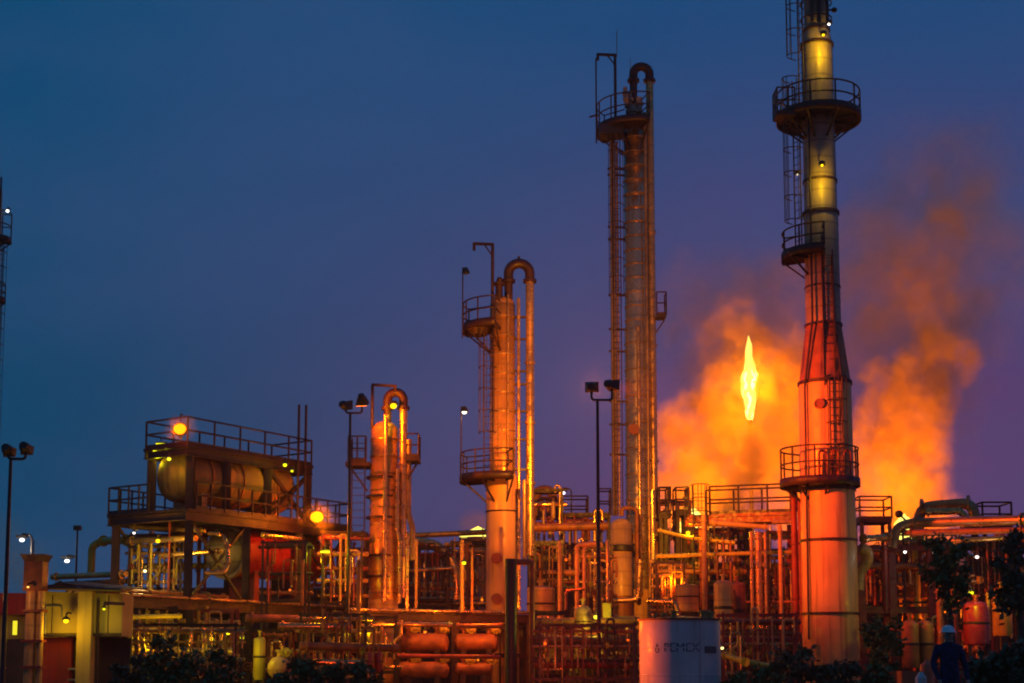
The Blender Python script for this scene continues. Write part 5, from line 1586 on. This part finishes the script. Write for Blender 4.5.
def bush(label, px, ytop, rpx, d, seed, mat, n=1800, size=.15):
    ct = PT(px, ytop, d)
    t = thing('bush', label, 'bush', Vector((ct.x, d, 0)))
    m = MB(); rnd = random.Random(seed)
    for k in range(7):
        a = rnd.uniform(0, 2 * PI); rr = rpx * MPX(d) * rnd.uniform(.2, .7)
        m.tube([(ct.x + .05 * math.cos(a), d + .05 * math.sin(a), 0), (ct.x + rr * .6 * math.cos(a), d + rr * .6 * math.sin(a), ct.z * .5), (ct.x + rr * math.cos(a), d + rr * math.sin(a), ct.z * rnd.uniform(.7, 1.0))], [.03, .02, .008], 5)
    m.build('stem', M['bark'], t)
    leaves(Vector((ct.x, d, ct.z * .5)), (rpx * MPX(d), rpx * MPX(d) * .8, ct.z * .55), n, size, seed, mat, 'foliage', t)
for args in (
    ('dark green bush below the yellow lamp at lower left', 170, 644, 30, 44, 21, M['leaf'], 2600),
    ('darker bush right of the lower left bush', 212, 655, 24, 43, 22, M['leaf'], 1800),
    ('small bush in front of the ochre building pillar', 130, 662, 18, 43, 23, M['leaf_dry'], 1200),
    ('round green bush beneath the small red drums', 316, 656, 26, 42, 24, M['leaf'], 2200),
    ('low bush in front of the pinkish exchanger', 284, 668, 18, 41, 25, M['leaf'], 1200),
    ('dark bush below the short column', 358, 660, 22, 42, 26, M['leaf'], 1800),
    ('scruffy olive bush at the foot of the stack, left side', 796, 652, 30, 46, 27, M['leaf_dry'], 2200),
    ('low olive bush across the front of the stack foot', 838, 660, 24, 45, 28, M['leaf_dry'], 1600),
    ('small bright green bush right of the stack foot', 872, 662, 15, 43, 29, M['leaf'], 1200),
    ('low bush right of the white tank', 752, 668, 26, 44, 30, M['leaf'], 1500),
    ('bush at the right beside the worker', 990, 660, 20, 30, 31, M['leaf_dry'], 1900),
    ('big olive bush in the lower right corner', 1014, 644, 24, 30, 32, M['leaf_dry'], 2600)):
    bush(*args)

# ================================================================== FLARE, FIRES AND SMOKE
FD = 120.5
fb = PT(750, 420, FD)
t = thing('flare_stack', 'distant flare stack with a tall yellow flame inside the orange smoke', 'flare stack', Vector((fb.x, FD, 0)))
m = MB(); m.tube([(fb.x, FD, 0), (fb.x, FD, fb.z * .6), (fb.x, FD, fb.z - .5)], [.22, .16, .11], 12); m.build('riser', M['steel'], t)
m = MB(); m.lathe(Vector((fb.x, FD, 0)), [(.11, fb.z - 1.2), (.2, fb.z - 1.1), (.22, fb.z - .1), (.18, fb.z)], n=16); tip = m.build('burner_tip', M['black'], t)
def flame(root, base, height, prof, strength, col, seed, name='flame', lean=0.0, soft=(.35, .9)):
    rnd = random.Random(seed)
    m = MB(); n = 20; k = 26
    for i in range(k + 1):
        f = i / k
        r = 0
        for (f0, r0), (f1, r1) in zip(prof[:-1], prof[1:]):
            if f0 <= f <= f1: r = r0 + (r1 - r0) * (f - f0) / (f1 - f0)
        for j in range(n):
            a = 2 * PI * j / n
            w_ = 1 + .45 * mnoise.noise(Vector((math.cos(a) * 1.3 + seed, math.sin(a) * 1.3, f * 7))) + .35 * mnoise.noise(Vector((math.cos(a) * 2.6, math.sin(a) * 2.6 + seed, f * 17)))
            wob = .25 * height * .06 * mnoise.noise(Vector((seed, 0, f * 4)))
            m.v.append(base + Vector((math.cos(a) * r * w_ + wob + lean * f, math.sin(a) * r * w_, height * f)))
    for i in range(k):
        for j in range(n):
            a_, b_ = i * n + j, i * n + (j + 1) % n
            m.face([a_, b_, b_ + n, a_ + n], True)
    mt = bpy.data.materials.new('flame_gas'); mt.use_nodes = True
    tr = mt.node_tree; tr.nodes.clear()
    lw = nd(tr, 'ShaderNodeLayerWeight'); lw.inputs[0].default_value = .35
    tcn = nd(tr, 'ShaderNodeTexCoord'); nzn = nd(tr, 'ShaderNodeTexNoise'); nzn.inputs['Scale'].default_value = 1.4
    tr.links.new(tcn.outputs['Object'], nzn.inputs[0])
    fac = math_node(tr, 'ADD', lw.outputs['Facing'], math_node(tr, 'MULTIPLY', math_node(tr, 'SUBTRACT', nzn.outputs[0], .5), .6), True)
    colr = mix_rgb(tr, fac, (1.0, .88, .16), col)
    e = nd(tr, 'ShaderNodeEmission'); tr.links.new(colr, e.inputs[0]); e.inputs[1].default_value = strength
    tp = nd(tr, 'ShaderNodeBsdfTransparent'); mx = nd(tr, 'ShaderNodeMixShader')
    tr.links.new(maprange(tr, fac, soft[0], soft[1], 0, 1), mx.inputs[0])
    tr.links.new(e.outputs[0], mx.inputs[1]); tr.links.new(tp.outputs[0], mx.inputs[2])
    o_ = nd(tr, 'ShaderNodeOutputMaterial'); tr.links.new(mx.outputs[0], o_.inputs[0])
    return m.build(name, mt, root)
fh = ZZ(343, FD) - fb.z + .2
flame(tip, Vector((fb.x, FD, fb.z)), fh, [(0, .16), (.08, .3), (.3, .46), (.45, .56), (.55, .62), (.62, .42), (.70, .22), (.84, .24), (.95, .14), (1, .02)], 6.0, (1.0, .42, .006), 3)
flame(tip, Vector((fb.x, FD, fb.z - .1)), fh * 1.08, [(0, .18), (.1, .36), (.3, .54), (.5, .66), (.62, .5), (.74, .32), (.86, .28), (1, .02)], 1.6, (1.0, .22, .003), 9, 'flame_mantle', 0, (.1, .8))
point_light(tip, Vector((fb.x, FD - 1.6, fb.z + fh * .45)), FIRE, 11000, 1.2)
for lab, px, py, pw, hh in (('ground flare fire burning behind the walkway', 694, 537, 58000, 2.4), ('ground flare fire burning right of the stack', 905, 541, 58000, 2.2), ('small distant ground fire left of the middle column', 478, 538, 4000, 1.0)):
    p = PT(px, py, 114)
    t = thing('ground_flare', lab, 'fire', Vector((p.x, 114, 0)))
    p = p
    m = MB(); m.lathe(Vector((p.x, 114, 0)), [(1.5, 0), (1.3, p.z - .3), (1.45, p.z - .3), (1.45, p.z)], n=24); br = m.build('burner', M['rust'], t)
    flame(br, p - Vector((0, 0, .1)), hh, [(0, 1.1), (.3, 1.25), (.6, .8), (.85, .35), (1, .02)], 2.4, (1.0, .5, .008), int(px))
    point_light(br, p + Vector((0, .5, hh + .6)), (1, .24, .002), pw, 1.2, 155, (p.x, 125, p.z + 7), .5)

def smoke(label, blobs, seed, dens, voxel=.7, noise_scale=.16, step=.35):
    # blobs: (px, py, rx_px, ry_px, depth, weight)
    ell = []
    bm = bmesh.new()
    for (px, py, rx, ry, d, wgt) in blobs:
        c = PT(px, py, d); k = MPX(d)
        r = Vector((rx * k, (rx + ry) * .5 * k, ry * k))
        ell.append((c, r, wgt))
        bmesh.ops.create_icosphere(bm, subdivisions=3, radius=1.0, matrix=Matrix.Translation(c) @ Matrix.Diagonal((*r, 1)))
    me = bpy.data.meshes.new('smoke'); bm.to_mesh(me); bm.free()
    ob = bpy.data.objects.new('smoke_tmp', me); COL.objects.link(ob)
    rm = ob.modifiers.new('r', 'REMESH'); rm.mode = 'VOXEL'; rm.voxel_size = voxel
    dg = bpy.context.evaluated_depsgraph_get(); dg.update()
    me2 = bpy.data.meshes.new_from_object(ob.evaluated_get(dg)); bpy.data.objects.remove(ob)
    org = Vector((ell[0][0].x, ell[0][0].y, 0))
    for v in me2.vertices: v.co -= org
    mt = bpy.data.materials.new('smoke_air'); mt.use_nodes = True
    tr = mt.node_tree; tr.nodes.clear()
    tcn = nd(tr, 'ShaderNodeTexCoord')
    nb = nd(tr, 'ShaderNodeTexNoise'); nb.inputs['Scale'].default_value = noise_scale; nb.inputs['Detail'].default_value = 5; nb.inputs['Roughness'].default_value = .6
    mpn = nd(tr, 'ShaderNodeMapping'); mpn.inputs['Location'].default_value = (seed, seed * 2, 0)
    tr.links.new(tcn.outputs['Object'], mpn.inputs[0]); tr.links.new(mpn.outputs[0], nb.inputs[0])
    cur = None
    for (c, r, wgt) in ell:
        sb = nd(tr, 'ShaderNodeVectorMath', operation='SUBTRACT'); tr.links.new(tcn.outputs['Object'], sb.inputs[0]); sb.inputs[1].default_value = tuple(c - org)
        dv = nd(tr, 'ShaderNodeVectorMath', operation='DIVIDE'); tr.links.new(sb.outputs[0], dv.inputs[0]); dv.inputs[1].default_value = tuple(r)
        ln = nd(tr, 'ShaderNodeVectorMath', operation='LENGTH'); tr.links.new(dv.outputs[0], ln.inputs[0])
        f = math_node(tr, 'MULTIPLY', math_node(tr, 'SUBTRACT', 1.0, ln.outputs['Value'], True), wgt)
        cur = f if cur is None else math_node(tr, 'ADD', cur, f)
    # soft edge eaten by billows
    nf = nd(tr, 'ShaderNodeTexNoise'); nf.inputs['Scale'].default_value = noise_scale * 2.6; nf.inputs['Detail'].default_value = 6; nf.inputs['Roughness'].default_value = .62; nf.inputs['Distortion'].default_value = .4
    tr.links.new(mpn.outputs[0], nf.inputs[0])
    nn = math_node(tr, 'ADD', math_node(tr, 'MULTIPLY', math_node(tr, 'SUBTRACT', nb.outputs[0], .5), 1.9), math_node(tr, 'MULTIPLY', math_node(tr, 'SUBTRACT', nf.outputs[0], .5), 1.1))
    edge = maprange(tr, math_node(tr, 'ADD', math_node(tr, 'MULTIPLY', cur, 1.15), nn), .10, .95, 0, 1)
    edge = math_node(tr, 'MULTIPLY', edge, maprange(tr, cur, 0.0, .22, 0, 1))
    nh = nd(tr, 'ShaderNodeTexNoise'); nh.inputs['Scale'].default_value = noise_scale * 5.5; nh.inputs['Detail'].default_value = 5; nh.inputs['Roughness'].default_value = .6; nh.inputs['Distortion'].default_value = .8
    tr.links.new(mpn.outputs[0], nh.inputs[0])
    lump = math_node(tr, 'MULTIPLY', maprange(tr, nf.outputs[0], .38, .62, .30, 1.3), maprange(tr, nh.outputs[0], .36, .64, .5, 1.25))
    edge = math_node(tr, 'MULTIPLY', edge, lump)
    pv = nd(tr, 'ShaderNodeVolumePrincipled')
    pv.inputs['Color'].default_value = (.93, .66, .14, 1)
    pv.inputs['Anisotropy'].default_value = .1
    tr.links.new(math_node(tr, 'MULTIPLY', edge, dens), pv.inputs['Density'])
    o_ = nd(tr, 'ShaderNodeOutputMaterial'); tr.links.new(pv.outputs[0], o_.inputs['Volume'])
    try: mt.cycles.volume_step_rate = step
    except Exception: pass
    me2.materials.clear(); me2.materials.append(mt); me2.name = 'smoke_plume'
    ob = bpy.data.objects.new('smoke_plume', me2); COL.objects.link(ob); ob.location = org
    return tag(ob, label, 'smoke')
SDP = 123.0
smoke('broad orange smoke plume around the flare flame, left of the stack',
      [(694, 520, 72, 66, SDP, 1.1), (696, 455, 66, 78, SDP, 1.05), (800, 400, 52, 90, SDP, .8), (745, 410, 62, 92, SDP, 1), (775, 480, 66, 80, SDP, 1), (785, 370, 48, 64, SDP, .8), (735, 335, 50, 58, SDP, .5), (830, 470, 50, 66, SDP, .7), (750, 466, 30, 44, 113.5, 1.3), (735, 515, 40, 40, 112, 1.0), (751, 450, 24, 30, 117, 1.6)], 3.1, .55)
smoke('orange smoke plume right of the stack, leaning to the right as it rises',
      [(905, 520, 72, 60, SDP, 1.1), (896, 455, 64, 80, SDP, 1.1), (905, 395, 60, 62, SDP, 1), (945, 360, 46, 42, SDP, .9), (925, 290, 52, 76, SDP, .42), (950, 235, 44, 66, SDP, .3), (880, 300, 50, 50, SDP, .3)], 8.3, .55)
smoke('thin smoke veil added for the reddish glow around the flare and both plumes', [(735, 330, 110, 120, 128, 1), (770, 420, 120, 120, 128, .8), (940, 260, 120, 200, 128, 1.1), (900, 420, 100, 130, 128, .8), (850, 300, 110, 120, 128, .8)], 12.7, .085, 1.2, .07, .8)  # veil added to give the sky its reddish glow
smoke('added mist for the halo of the large sodium floodlight right of the brown vessel', [(317, 517, 26, 21, 61.3, 1.2)], 2.2, .16, .3, .5, .8)  # mist added so the lamp gets a bloom halo
smoke('added mist for the halo of the sodium floodlight on the roof deck', [(180, 428, 22, 18, 57.0, 1.2)], 4.2, .16, .25, .6, .8)  # small mist ball added as halo of the roof deck lamp
smoke('small orange puff on the skyline left of the middle column', [(478, 522, 24, 20, SDP, 1), (466, 527, 20, 12, SDP, .7)], 5.5, .2, .5)

# ================================================================== HAZE
smoke('dim greyish steam haze low at the far left behind the flue', [(6, 556, 62, 70, 80, 1), (34, 575, 40, 40, 80, .8)], 6.1, .09, .6, .18, .8)
hz = MB()
hz.box((0, 95, 24), (260, 260, 50))
hm = bpy.data.materials.new('haze_air'); hm.use_nodes = True
ht = hm.node_tree; ht.nodes.clear()
hv = nd(ht, 'ShaderNodeVolumePrincipled'); hv.inputs['Color'].default_value = (.96, .60, .36, 1); hv.inputs['Density'].default_value = HAZE
hv.inputs['Anisotropy'].default_value = .2
ho_ = nd(ht, 'ShaderNodeOutputMaterial'); ht.links.new(hv.outputs[0], ho_.inputs['Volume'])
tag(hz.build('haze', hm), kind='stuff')
